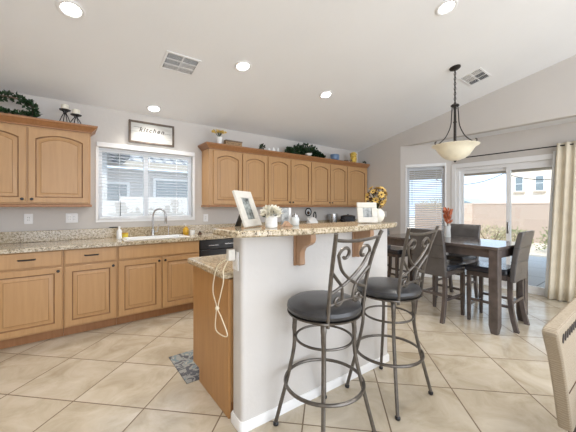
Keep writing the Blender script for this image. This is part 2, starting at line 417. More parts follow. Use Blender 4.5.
def blind(label, x0, x1, z0, z1, mat4, tilt, y, sw, step):
    root = thing('window_blind', label, 'blind', mat4 @ Vector(((x0 + x1) / 2, y, z1)), mat4.to_euler().z)
    w = (x1 - x0) / 2; h = z1 - z0
    MB().box(-w - .035, w + .035, -.055, .0, -.005, .055).build('valance', 'blind' if False else 'white', root, bev=.006)
    mb = MB(); z = -.03
    while z > -h + .03:
        mb.box(-w, w, -sw/2, sw/2, -.0013, .0013, mat=Matrix.Translation((0, .0, z)) @ Matrix.Rotation(tilt, 4, 'X')); z -= step
    mb.build('slats', 'blind', root, smooth=False)
    MB().box(-w, w, -.014, .014, -h + .002, -h + .02).build('bottom_rail', 'white', root, bev=.003)
    for sx in (-.62, 0, .62) if w > .4 else (-.6, .6):
        MB().box(sx * w - .002, sx * w + .002, -.017, -.014, -h + .02, -.02).build('ladder_cord', 'white', root, smooth=False)
    return root
blind('white slatted blind, open, across the wide window over the sink', WX0 + .01, WX1 - .01, WZ0 + .02, WZ1 + .005, MBK, radians(-6), .022, .022, .040)
blind('white slatted blind over the narrow window beside the sliding door', W2[0] + .01, W2[1] - .01, W2[2] + .01, W2[3] + .003, MA, radians(-30), .026, .03, .036)
MB().tube([(0, 0, 0), (0, 0, -.5)], .003, 6).build('tilt_wand', 'black_plastic', [o for o in bpy.data.objects if o.name.startswith('window_blind')][-1], loc=(-.24, -.03, -.25))

# sliding patio door
MD = Matrix.Translation((XD, 0, 0))
door = struct('door_1', MB().box(XD + .02, XD + .10, DY0, DY0 + .05, 0, DZ).box(XD + .02, XD + .10, DY1 - .05, DY1, 0, DZ).box(XD + .02, XD + .10, DY0 + .05, DY1 - .05, DZ - .05, DZ).box(XD + .02, XD + .10, DY0 + .05, DY1 - .05, 0, .03), 'white', smooth=False)
MB().box(XD - .018, XD - .001, DY0 - .08, DY0 - .001, 0, DZ + .085).box(XD - .018, XD - .001, DY1 + .001, DY1 + .075, 0, DZ + .085).box(XD - .018, XD - .001, DY0 + .001, DY1, DZ + .001, DZ + .085).build('door_casing', 'white', door, bev=.004)
ym = 1.665
def sash(y0, y1, x, nm):
    f = .055
    s = MB().box(x, x + .03, y0, y0 + f, .03, DZ - .05).box(x, x + .03, y1 - f, y1, .03, DZ - .05).box(x, x + .03, y0 + f, y1 - f, .03, .03 + .09).box(x, x + .03, y0 + f, y1 - f, DZ - .05 - f, DZ - .05).build(nm, 'white', door, smooth=False)
    MB().box(x + .012, x + .018, y0 + f, y1 - f, .12, DZ - .05 - f).build('pane', 'glass', s, smooth=False)
    return s
sash(ym - .02, DY1 - .05, XD + .062, 'fixed_panel')
sp_ = sash(DY0 + .05, ym + .035, XD + .028, 'sliding_panel')
MB().box(XD + .005, XD + .027, ym - .005, ym + .02, .93, 1.12).build('door_handle', 'chrome', sp_, bev=.004)

# ------------------------------------------------------------------ outside
struct('ground', MB().box(-6, XL - .3, -6, 34, -.35, -.16).box(XL - .3, 40, YB + TH + .02, 34, -.35, -.16).box(10.9, 40, -16, YB + TH + .02, -.35, -.16).box(5.98, 10.9, -16, YB + TH + .02, -.35, -.21), 'gravel', smooth=False)
struct('patio', MB().box(XD + TH + .03, 10.8, -5, 4.2, -.20, -.06), 'paver', smooth=False)
pc = thing('patio_cover', 'beige patio cover beam seen through top of sliding door', 'patio cover', (9.4, 0, 0))
MB().box(.0, .25, -5, 6.5, 2.30, 2.62).build('beam', 'beam', pc, smooth=False)
MB().box(-3.3, .3, -5, 6.5, 2.64, 2.78).build('roof_slab', 'beam', pc, smooth=False)
for y in (-4.8, 6.2): MB().box(.0, .25, y, y + .25, -.2, 2.30).build('post', 'beam', pc, smooth=False)
fw = thing('garden_wall', 'tan block wall around the yard beyond the sliding door', 'garden wall', (16, 0, -.16))
mb = MB().box(0, .2, -14, 9.0, 0, 1.66); mb.build('block_run', 'block', fw, smooth=False)
MB().box(-.02, .22, -14, 9.0, 1.662, 1.72).build('wall_cap', 'block', fw, smooth=False)
for y in (2.2, 6.0): MB().box(-.06, -.002, y, y + .4, 0, 1.72).build('pilaster', 'block', fw, smooth=False)
fw2 = thing('garden_wall', 'darker block wall along the left side of the yard', 'garden wall', (10.2, 6.6, -.16), radians(28))
MB().box(0, 7.3, 0, .2, 0, 1.55).build('block_run', 'block', fw2, smooth=False)
# neighbour house seen through the door
nh = thing('house', 'two-storey cream stucco house beyond the tan garden wall', 'house', (22, 0, -.16))
MB().box(0, 7, -14, 6.2, 0, 4.35).build('stucco_wall', 'stucco', nh, smooth=False)
MB().loops([[Vector((-.5, -14.5, 4.36)), Vector((7.5, -14.5, 4.36)), Vector((7.5, 6.6, 4.36)), Vector((-.5, 6.6, 4.36))], [Vector((3.3, -11, 5.6)), Vector((3.7, -11, 5.6)), Vector((3.7, 3, 5.6)), Vector((3.3, 3, 5.6))]]).build('tile_roof', 'roof', nh, smooth=False)
for yc in (5.69, 4.72):
    wf = MB().box(-.06, -.002, yc - .22, yc + .22, 2.47, 3.38).build('window_frame', 'white', nh, smooth=False)
    MB().box(-.075, -.062, yc - .17, yc + .17, 2.52, 2.91).box(-.075, -.062, yc - .17, yc + .17, 2.95, 3.33).build('pane', 'window_dark', wf, smooth=False)
    MB().box(-.12, -.002, yc - .28, yc + .28, 2.38, 2.46).build('window_ledge', 'beam', nh, smooth=False)
fh = thing('house', 'distant small house with a dark gabled roof behind the yard wall', 'house', (28, 12.1, -.16))
MB().box(0, 5, -2.3, 1.6, 0, 1.5).build('stucco_wall', 'stucco', fh, smooth=False)
MB().prism([(-2.6, 1.51), (1.9, 1.51), (-.3, 2.35)], -.2, 5.2, 'x').build('gable_roof', 'window_dark', fh, smooth=False)
# neighbour house seen through the kitchen window
kh = thing('house', 'white-sided neighbour house with pale tile roof behind the kitchen window', 'house', (0, 9.2, -.16))
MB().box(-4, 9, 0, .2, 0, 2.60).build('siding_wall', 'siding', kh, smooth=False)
MB().loops([[Vector((x, -.45, 2.62)), Vector((x, 3.4, 4.35)), Vector((x, 3.4, 4.45)), Vector((x, -.45, 2.74))] for x in (-4.4, 9.4)]).build('tile_roof', 'roof', kh, smooth=False)
MB().box(-4.4, 9.4, -.50, -.455, 2.58, 2.76)  .build('fascia', 'beam', kh, smooth=False)
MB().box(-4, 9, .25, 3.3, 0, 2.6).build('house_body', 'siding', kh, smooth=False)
for x0, x1, z0, z1, mt in ((.55, 1.35, 1.45, 2.15, 'window_dark'), (2.1, 3.9, 1.65, 2.3, 'window_dark')):
    wf = MB().box(x0 - .07, x1 + .07, -.05, -.002, z0 - .07, z1 + .07).build('window_frame', 'white', kh, smooth=False)
    MB().box(x0, x1, -.065, -.052, z0, z1).build('pane', mt, wf, smooth=False)
mb = MB()
for k in range(13): mb.box(-4, 9, -.022, -.001, .2 * k + .01, .2 * k + .02)
mb.build('siding_groove', 'beam', kh, smooth=False)
gw = thing('side_house', 'low gabled white house wing at the left of the kitchen window view', 'house', (-1.6, 7.75, -.16))
MB().box(-2.2, 2.35, 0, .9, 0, 2.75).build('siding_wall', 'siding', gw, smooth=False)
MB().loops([[Vector((-2.3, y, 4.2)), Vector((2.75, y, 2.62)), Vector((2.75, y, 2.76)), Vector((-2.3, y, 4.36))] for y in (-.35, .90)]).build('tile_roof', 'roof', gw, smooth=False)
yf = thing('yard_fence', 'white low block fence outside the kitchen window', 'fence', (0, 7.0, -.16))
MB().box(-4, .9, 0, .15, 0, 1.66).build('fence_run', 'siding', yf, smooth=False)
MB().box(.92, 5.5, 0, .15, 0, 1.75).build('fence_run', 'siding', yf, smooth=False)

def bush(name, label, c, r, mat, n=900, flat=.8, group=None, leaf=.09):
    mb = MB()
    for _ in range(n):
        a = random.uniform(0, 2*pi); u = random.uniform(-.2, 1); rr = r * random.uniform(.55, 1)
        q = sqrt(max(0, 1 - u*u)); p = Vector((rr*q*cos(a), rr*q*sin(a), rr*u*flat + r*flat*.25))
        mb.leaf(p, p + Vector((random.uniform(-.5,.5)*r, random.uniform(-.5,.5)*r, random.uniform(-.2,.6)*r)), leaf, leaf*.5)
    root = thing(name, label, 'bush', c, group=group)
    mb.build('foliage', mat, root, smooth=False)
    st = MB()
    for k in range(5):
        a = k * 1.3; st.tube([(0, 0, 0), (.3*r*cos(a), .3*r*sin(a), r*flat*.5), (.6*r*cos(a), .6*r*sin(a), r*flat)], [.03, .02, .01], 5)
    st.build('stems', 'bark', root)
    return root
G = -.16
bush('shrub', 'leafy pale shrub in front of the wall, left pane of sliding door', (12.6, 4.1, G), .85, 'bush_dry')
bush('shrub', 'small green shrub just right of the pale one through the door', (14.5, 4.0, G), .70, 'bush', 700)
bush('shrub', 'low whitish shrub at left edge of the sliding door view', (9.9, 5.0, G), .62, 'bush_dry', 700)
bush('shrub', 'round grey-green bush beside the curtain against the yard wall', (13.0, 1.9, G), .95, 'bush', 1100, 1.0)
tr_ = thing('tree', 'bare pale tree leaning by the yard wall, left pane', 'tree', (14.6, 6.6, G))
MB().tube(smoothpath([(0, 0, 0), (-.05, .1, .8), (.1, .25, 1.5)], 5), [.10]*6 + [.08]*5, 8).build('trunk', 'beam', tr_)
mb = MB()
for k in range(420):
    a = random.uniform(0, 2*pi); r = random.uniform(0, .8); p = Vector((.1 + r*cos(a), .55 + r*sin(a), 1.5 + random.uniform(-.15, .45)*(1 - r*.5)))
    mb.leaf(p, Vector((cos(a), sin(a), .5)), .13, .03)
mb.build('crown', 'bush_dry', tr_, smooth=False)
sl = thing('string_lights', 'string of patio lights sagging under the patio cover', 'string lights', (9.3, 0, 0))
ptsl = []
for k in range(25):
    u = k / 24; y = 4.6 - 5.6 * u; s_ = (u * 3) % 1; ptsl.append((0, y, 2.27 - .24 * 4 * s_ * (1 - s_)))
MB().tube(ptsl, .009, 5).build('wire', 'dark_metal', sl)
for p in ptsl[1::3]: MB().ball((p[0], p[1], p[2] - .045), .022, seg=8, rr=5).build('bulb', 'glass', sl)

# ------------------------------------------------------------------ kitchen cabinets
def door_panel(w, h, arch=0.0, t=.02, inset=.058):
    """door slab in local coords: x 0..w, z 0..h, back at y=0, front at y=-t"""
    n = 14
    def outline(o, yy, ar):
        pts = [(o, o), (w - o, o)]
        for k in range(n + 1):
            s = k / n; x = (w - o) - (w - 2*o) * s
            pts.append((x, h - o - ar * (2*s - 1)**2 if ar else h - o))
        return [Vector((x, yy, z)) for x, z in pts]
    def outer(o, yy): return outline(o, yy, 0)
    mb = MB()
    rings = [outer(0, 0), outer(0, -t + .003), outer(.004, -t), outline(inset, -t, arch), outline(inset + .006, -t + .012, arch), outline(inset + .012, -t + .013, arch), outline(inset + .046, -t + .0045, arch * .9), outline(inset + .0495, -t + .001, arch * .9)]
    mb.loops(rings, mis=[0, 0, 0, 1, 1, 0, 1])
    return mb
def knob(par, x, z, y=-.02):
    MB().lathe([(.0, 0), (.006, 0), (.005, .012), (.014, .018), (.015, .024), (.010, .030), (0, .031)], 14, mat=Matrix.Translation((x, y, z)) @ Matrix.Rotation(radians(90), 4, 'X')).build('knob', 'black_plastic', par)
def crown(mb, x0, x1, y0, y1, z0, l, r):
    prof = [(0, 0), (.008, 0), (.012, .014), (.03, .03), (.05, .052), (.062, .058), (.066, .066), (.066, .082), (0, .082)]
    rings = []
    for o, z in prof:
        rings.append([Vector((x0 - o*l, y0 - o, z0 + z)), Vector((x1 + o*r, y0 - o, z0 + z)), Vector((x1 + o*r, y1, z0 + z)), Vector((x0 - o*l, y1, z0 + z))])
    mb.loops(rings, cap0=True, cap1=True)
UY = 4.14
def upper(x0, x1, edges, label, l=0, r=0, knobs=None, group=None):
    root = thing('upper_cabinet', label, 'cabinet', (x0, YB - .002, 1.37), group=group)
    W = x1 - x0; yf = UY + .02 - (YB - .002)
    MB().box(0, W, yf, 0, .03, .865).build('body', 'maple', root, bev=.002)
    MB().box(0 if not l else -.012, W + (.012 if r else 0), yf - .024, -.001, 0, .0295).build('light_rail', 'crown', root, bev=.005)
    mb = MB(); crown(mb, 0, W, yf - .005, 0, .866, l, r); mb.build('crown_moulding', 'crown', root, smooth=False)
    for i in range(len(edges) - 1):
        a, bq = edges[i] - x0, edges[i+1] - x0
        d = door_panel(bq - a - .016, .80, .05).build('door', ['maple', 'groove'], root, loc=(a + .008, yf - .001, .045))
        kx = knobs[i] if knobs else None
        if kx == 'r': knob(d, bq - a - .016 - .03, .04)
        elif kx == 'l': knob(d, .03, .04)
    return root
upper(-1.34, -.855, (-1.34, -.87), 'maple wall cabinet at far left, mostly outside the picture', knobs=['r'])
upper(-.85, .235, (-.85, -.325, .225), 'maple wall cabinet with arched doors left of the kitchen window', r=1, knobs=['r', 'l'])
upper(1.69, 2.719, (1.745, 2.236, 2.719), 'maple wall cabinet with two arched doors right of the kitchen window, end of run', l=1, knobs=['r', 'l'])
upper(2.721, 3.70, (2.721, 3.21, 3.70), 'maple wall cabinet, second unit from the kitchen window', knobs=['r', 'l'])
upper(3.702, 4.709, (3.702, 4.206, 4.709), 'maple wall cabinet, third unit from the kitchen window', knobs=['r', 'l'])
upper(4.711, XR - .03, (4.711, 5.35), 'single-door maple wall cabinet in the corner by the right wall', r=0, knobs=['r'])

BY = 3.86
def pull(par, xc, zc, y=-.02):
    MB().tube([(xc - .062, y - .0005, zc), (xc - .058, y - .022, zc), (xc, y - .028, zc), (xc + .058, y - .022, zc), (xc + .062, y - .0005, zc)], .0078, 8).build('pull_handle', 'black_plastic', par)
def base(x0, x1, doors, label, drawers=1, knobs=None, false_front=False):
    root = thing('base_cabinet', label, 'cabinet', (x0, YB - .004, 0))
    W = x1 - x0; yf = BY - (YB - .004)
    if false_front: MB().box(0, W, yf, 0, .10, .74).box(0, W, yf, yf + .02, .7405, .926).box(0, .018, yf + .0205, 0, .7405, .926).box(W - .018, W, yf + .0205, 0, .7405, .926).build('body', 'maple', root)
    else: MB().box(0, W, yf, 0, .10, .926).build('body', 'maple', root, bev=.0015)
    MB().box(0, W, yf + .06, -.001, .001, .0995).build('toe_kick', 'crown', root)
    g = .012
    dw = (W - g) / doors
    nd = 1 if false_front or drawers == 1 else drawers
    for i in range(nd):
        ww = (W - g) / nd
        d = MB().box(0, ww - g, -.02, 0, 0, .150).build('drawer', 'maple', root, loc=(g + i*ww, yf - .001, .768), bev=.005)
        if not false_front: pull(d, (ww - g) / 2, .082)
    for i in range(doors):
        d = door_panel(dw - g, .632, 0).build('door', ['maple', 'groove'], root, loc=(g + i*dw, yf - .001, .116))
        kk = (knobs or ['r'])[i]
        knob(d, dw - g - .03 if kk == 'r' else .03, .595)
    return root
base(-1.33, -.592, 1, 'maple base cabinet at far left, mostly outside the picture')
base(-.590, -.019, 1, 'maple base cabinet with one drawer, leftmost in view under the counter')
base(-.017, .470, 1, 'maple base cabinet with drawer and door, left of the sink cabinet')
base(.472, 1.432, 2, 'wide maple sink cabinet with plain front above two doors', false_front=True, knobs=['r', 'l'])
dwr = thing('dishwasher', 'black dishwasher under the counter right of the sink', 'dishwasher', (1.436, YB - .004, 0))
MB().box(0, .60, BY - YB + .03, -.002, .10, .924).build('body', 'black_plastic', dwr)
MB().box(.002, .598, BY - YB - .02, BY - YB + .028, .13, .785).build('door', 'black_plastic', dwr, bev=.006)
cp = MB().box(.002, .598, BY - YB - .022, BY - YB + .028, .788, .922).build('control_panel', 'black_plastic', dwr, bev=.006)
MB().box(.12, .26, BY - YB - .0235, BY - YB - .0225, .84, .846).box(.36, .50, BY - YB - .0235, BY - YB - .0225, .85, .856).build('panel_marking', 'chrome', cp, smooth=False)
MB().box(.01, .59, BY - YB + .07, -.003, .001, .098).build('toe_kick', 'black_plastic', dwr)
base(2.04, 2.88, 2, 'maple base cabinet just right of the dishwasher, hidden by the island', knobs=['r', 'l'])
base(2.882, 3.72, 2, 'maple base cabinet under the wall run, second right of the dishwasher', knobs=['r', 'l'])
base(3.722, 4.56, 2, 'maple base cabinet under the wall run, third right of the dishwasher', knobs=['r', 'l'])
base(4.562, XR - .02, 2, 'maple base cabinet in the corner by the right wall', knobs=['r', 'l'])

# granite counter with the sink cut-out
SX0, SX1, SY0, SY1 = .57, 1.30, 3.93, 4.26
ct = thing('countertop', 'long speckled granite countertop along the back wall', 'countertop', (0, YB - .004, .928))
yo = YB - .004
mb = MB(); cf = 3.815 - yo
mb.box(XL + .004, SX0, cf, 0, 0, .040).box(SX1, XR - .004, cf, 0, 0, .040).box(SX0, SX1, cf, SY0 - yo, 0, .040).box(SX0, SX1, SY1 - yo, 0, 0, .040)
mb.build('slab', 'granite', ct, smooth=False)
MB().box(XL + .004, XR - .004, -.022, -.001, .0405, .168).build('backsplash', 'granite', ct, bev=.003)
sk = thing('sink', 'white kitchen sink set in the granite below the window', 'sink', ((SX0+SX1)/2, (SY0+SY1)/2, .754))
hw, hd = (SX1-SX0)/2, (SY1-SY0)/2
mb = MB()
def rr(w, d, z): return [Vector((w*sx, d*sy, z)) for sx, sy in ((-1,-1),(1,-1),(1,1),(-1,1))]
mb.loops([rr(hw-.004, hd-.004, .0), rr(hw-.004, hd-.004, .2155), rr(hw+.022, hd+.022, .216), rr(hw+.022, hd+.022, .226), rr(hw-.02, hd-.02, .226), rr(hw-.03, hd-.03, .02)], cap1=True)
mb.build('basin', 'white_gloss', sk, bev=.004)
MB().lathe([(0, .021), (.04, .021), (.04, .024), (0, .024)], 18).build('drain', 'chrome', sk)
fa = thing('faucet', 'brushed metal gooseneck kitchen faucet behind the sink', 'faucet', (.955, 4.325, .9685))
MB().lathe([(.030, 0), (.030, .008), (.022, .014), (.022, .09), (.016, .10), (0, .10)], 18).build('base', 'chrome', fa)
arc = [(0, 0, .09), (0, 0, .25)] + [(.085*(1 - cos(a))*.85, -.085*(1 - cos(a))*.55, .27 + .105*sin(a)) for a in [pi*k/10 for k in range(11)]]
MB().tube(arc, .0125, 12).build('gooseneck', 'chrome', fa)
e = arc[-1]; MB().tube([(e[0], e[1], e[2] + .01), (e[0], e[1], e[2] - .09), (e[0], e[1], e[2] - .10)], [.015, .017, .012], 12).build('spray_head', 'chrome', fa)
MB().tube([(.02, 0, .06), (.055, 0, .065), (.075, -.01, .16)], [.011, .009, .006], 8).build('lever', 'chrome', fa)
sd = thing('soap_dispenser', 'slim metal soap pump beside the kitchen faucet', 'soap dispenser', (1.16, 4.325, .9685))
MB().lathe([(.02, 0), (.02, .006), (.009, .012), (.009, .12), (0, .121)], 14).build('base', 'chrome', sd)
MB().tube([(0, 0, .12), (0, 0, .135), (.0, -.06, .13)], .006, 8).build('spout', 'chrome', sd)
# things round the sink
def bottle(name, label, loc, prof, mat, pump=None, cat='bottle', cap=None):
    r = thing(name, label, cat, loc)
    MB().lathe(prof, 18).build('body', mat, r)
    z = prof[-1][1]
    if pump: MB().tube([(0, 0, z - .002), (0, 0, z + .035), (-.035, -.01, z + .033)], .005, 8).build('pump', pump, r)
    if cap: MB().lathe([(.014, 0), (.014, .02), (0, .021)], 14, (0, 0, z + .0005)).build('cap', cap, r)
    return r
CT = .9685
bottle('spray_bottle', 'clear-white bottle left of the sink beside the yellow tub', (.535, 4.20, CT), [(.028, 0), (.03, .01), (.03, .10), (.012, .13), (.012, .14)], 'white_gloss', cap='white')
r = thing('sponge_tub', 'small yellow tub left of the sink', 'tub', (.615, 4.33, CT)); MB().lathe([(.03, 0), (.038, .006), (.04, .05), (.036, .052), (0, .052)], 16).build('tub', 'yellow_pack', r); MB().lathe([(.041, .0525), (.041, .066), (0, .068)], 16).build('lid', 'soap', r)
r = thing('soap_dish', 'small flat black dish on the ledge of the backsplash left of the sink', 'dish', (.50, YB - .016, .928 + .1685))
MB().loops([[Vector((x*k_, y*k_, z)) for x, y in ((-.055, -.010), (.055, -.010), (.055, .010), (-.055, .010))] for k_, z in ((.8, 0), (1, .012), (.9, .012), (.8, .006))]).build('dish', 'black_plastic', r)
bottle('soap_bottle', 'amber hand soap bottle with white pump right of the sink', (1.395, 4.30, CT), [(.036, 0), (.042, .01), (.040, .08), (.022, .105), (.013, .112), (.013, .12)], 'soap', pump='white', cat='soap')
r = thing('cup', 'small white cup on the counter beside the amber soap', 'cup', (1.44, 4.15, CT)); MB().lathe([(.030, 0), (.036, .07), (.033, .07), (.027, .004), (0, .004)], 18).build('cup_body', 'white_gloss', r)
r = thing('brush', 'little dark scrubbing brush beside the white cup', 'brush', (1.56, 4.18, CT)); MB().lathe([(.026, 0), (.03, .02), (.012, .03), (.016, .045), (0, .05)], 14).build('handle', 'brown', r)

# outlets and switch on the walls
def plate(name, label, cat, x, z, w, n, y=YB - .001, mat4=None):
    r = thing(name, label, cat, (x, y, z)); 
    MB().box(-w/2, w/2, -.006, 0, -.058, .058).build('cover_plate', 'white', r, bev=.003)
    for k in range(n):
        xc = (k - (n-1)/2) * .046
        s = MB().box(xc - .017, xc + .017, -.009, -.0062, -.034, .034).build('socket', 'white_gloss', r, bev=.003)
        MB().box(xc - .008, xc - .005, -.0095, -.0091, .008, .02).box(xc + .005, xc + .008, -.0095, -.0091, .008, .02).box(xc - .008, xc - .005, -.0095, -.0091, -.02, -.008).box(xc + .005, xc + .008, -.0095, -.0091, -.02, -.008).build('slot', 'ink', s, smooth=False)
    return r
plate('wall_outlet', 'single white outlet on the back wall, leftmost', 'outlet', -.337, 1.235, .078, 1)
plate('wall_outlet', 'double-width white outlet plate left of the kitchen window', 'outlet', .062, 1.235, .122, 2)
plate('wall_outlet', 'white outlet just right of the kitchen window below the cabinet', 'outlet', 1.751, 1.20, .078, 1)
r = plate('wall_outlet', 'white outlet plate on the right wall behind the cream vase', 'outlet', 0, 0, .078, 1); r.location = (XR - .001, 3.72, 1.22); r.rotation_euler.z = radians(-90)

# ------------------------------------------------------------------ island
IA = Vector((.85, 1.585, 0)); IB = Vector((2.30, 1.545, 0)); ia = atan2(IB.y - IA.y, IB.x - IA.x); IL = (IB - IA).length
MI = Matrix.Translation(IA) @ Matrix.Rotation(ia, 4, 'Z')
def bull(x0, x1, y0, y1, r, n=5):
    pts = []
    for cx, cy, a0 in ((x1 - r, y1 - r, 0), (x0 + r, y1 - r, 90), (x0 + r, y0 + r, 180), (x1 - r, y0 + r, 270)):
        for k in range(n + 1):
            a = radians(a0 + 90 * k / n); pts.append((cx + r*cos(a), cy + r*sin(a)))
    return pts
mb = MB(); mb.loops([[MI @ Vector((x, y, z)) for x, y in bull(0, IL, 0, .135, .025)] for z in (0, 1.194)])
struct('wall_island', mb, 'island_wall')
mb = MB(); mb.loops([[MI @ Vector((x, y, z)) for x, y in bull(-.014, IL + .014, -.014, .149, .03)] for z in (0, .046)] + [[MI @ Vector((x, y, .060)) for x, y in bull(-.006, IL + .006, -.006, .141, .027)]])
struct('baseboard_island', mb, 'white')
# base cabinet on the kitchen side
ic = thing('island_cabinet', 'maple island cabinet with plain end panel behind the half wall', 'cabinet', (.838, 1.74, 0))
MB().box(.02, 1.36, 0, .63, .10, .90).build('body', 'maple', ic)
MB().prism([(0, 0), (.52, 0), (.52, .10), (.655, .10), (.655, .90), (0, .90)], 0, .019, 'x').build('end_panel', 'panel', ic, bev=.002)
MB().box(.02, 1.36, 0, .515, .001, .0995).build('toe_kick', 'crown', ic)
for k in range(3): 
    d = door_panel(.43, .74, 0).build('door', ['maple', 'groove'], ic, loc=(.03 + .445*(k+1) - .01, .632, .12)); d.rotation_euler.z = pi
ict = thing('island_countertop', 'lower granite counter of the island with pale polished edge', 'countertop', (.80, 1.735, .905))
MB().box(0, 1.43, 0, .70, 0, .045).build('slab', 'granite', ict, bev=.012)
bar = thing('bar_counter', 'raised speckled granite bar top with a bowed front edge', 'countertop', (0, 0, 1.196))
front = smoothpath([(.745, 1.53, 0), (.79, 1.465, 0), (1.05, 1.40, 0), (1.35, 1.355, 0), (1.65, 1.35, 0), (1.95, 1.375, 0), (2.2, 1.42, 0), (2.32, 1.47, 0)], 5)
poly = [(p.x, p.y) for p in front] + [(2.35, 1.52), (2.34, 1.76), (2.30, 1.80), (.79, 1.81), (.745, 1.78), (.735, 1.66)]
MB().prism(poly, 0, .040, 'z').build('slab', 'granite', bar, bev=.01)
def corbel(x, label):
    y = (MI @ Vector((x - .85, 0, 0))).y - .001
    r = thing('corbel', label, 'bracket', (x, y, .975), ia, 'corbels under the bar')
    prof = [(0, .0), (-.052, 0), (-.060, .010), (-.056, .05), (-.058, .09), (-.075, .118), (-.105, .135), (-.14, .148), (-.165, .165), (-.172, .19), (-.168, .2195), (0, .2195)]
    MB().prism(prof, -.022, .022, 'x').build('bracket', 'corbel', r, bev=.003)
    MB().box(-.035, .035, -.012, -.0001, -.004, .2193).build('back_plate', 'corbel', r, bev=.002)
corbel(1.275, 'wooden corbel under the bar, the one left of the near stool back')
corbel(1.86, 'wooden corbel under the bar seen through the near stool back')
# outlet on the end of the half wall with charger and cord
r = thing('wall_outlet', 'white outlet plate on the end of the island half wall', 'outlet', (.8495, 1.655, 1.035), radians(-90) + ia)
MB().box(-.038, .038, -.007, -.0005, -.058, .058).build('cover_plate', 'white', r, bev=.003)
MB().box(-.017, .017, -.009, -.0072, -.034, .034).build('socket', 'white_gloss', r, bev=.002)
ch = thing('phone_charger', 'white plug adapter and cream cord hanging from the island outlet', 'charger', (.838, 1.66, 1.06), radians(-90) + ia)
MB().box(-.018, .018, -.045, .0, -.02, .05).build('adapter', 'cream_frame', ch, bev=.004)
cord = [(.80, 1.665, 1.05), (.785, 1.70, 1.03), (.780, 1.78, .985), (.778, 1.83, .90), (.785, 1.862, .80), (.79, 1.82, .715), (.79, 1.835, .57), (.79, 1.74, .555), (.79, 1.655, .585), (.79, 1.74, .665), (.79, 1.795, .71), (.788, 1.75, .81), (.780, 1.69, .91), (.782, 1.695, .975), (.80, 1.672, 1.035)]
ci = ch.matrix_basis.inverted()
MB().tube([ci @ p for p in smoothpath(cord, 6)], .0038, 6).build('cord', 'cord', ch)
MB().ball(ci @ Vector((.787, 1.80, .71)), .014).build('cord_tie', 'cord', ch)
# mat in front of the sink
r = MB().box(0, 1.0, 0, .50, 0, .008).build('kitchen_mat', 'rug', loc=(.745, 2.275, .001), bev=.003)
tag(r, 'blue-grey patterned mat on the tiles beside the island cabinet', 'mat')

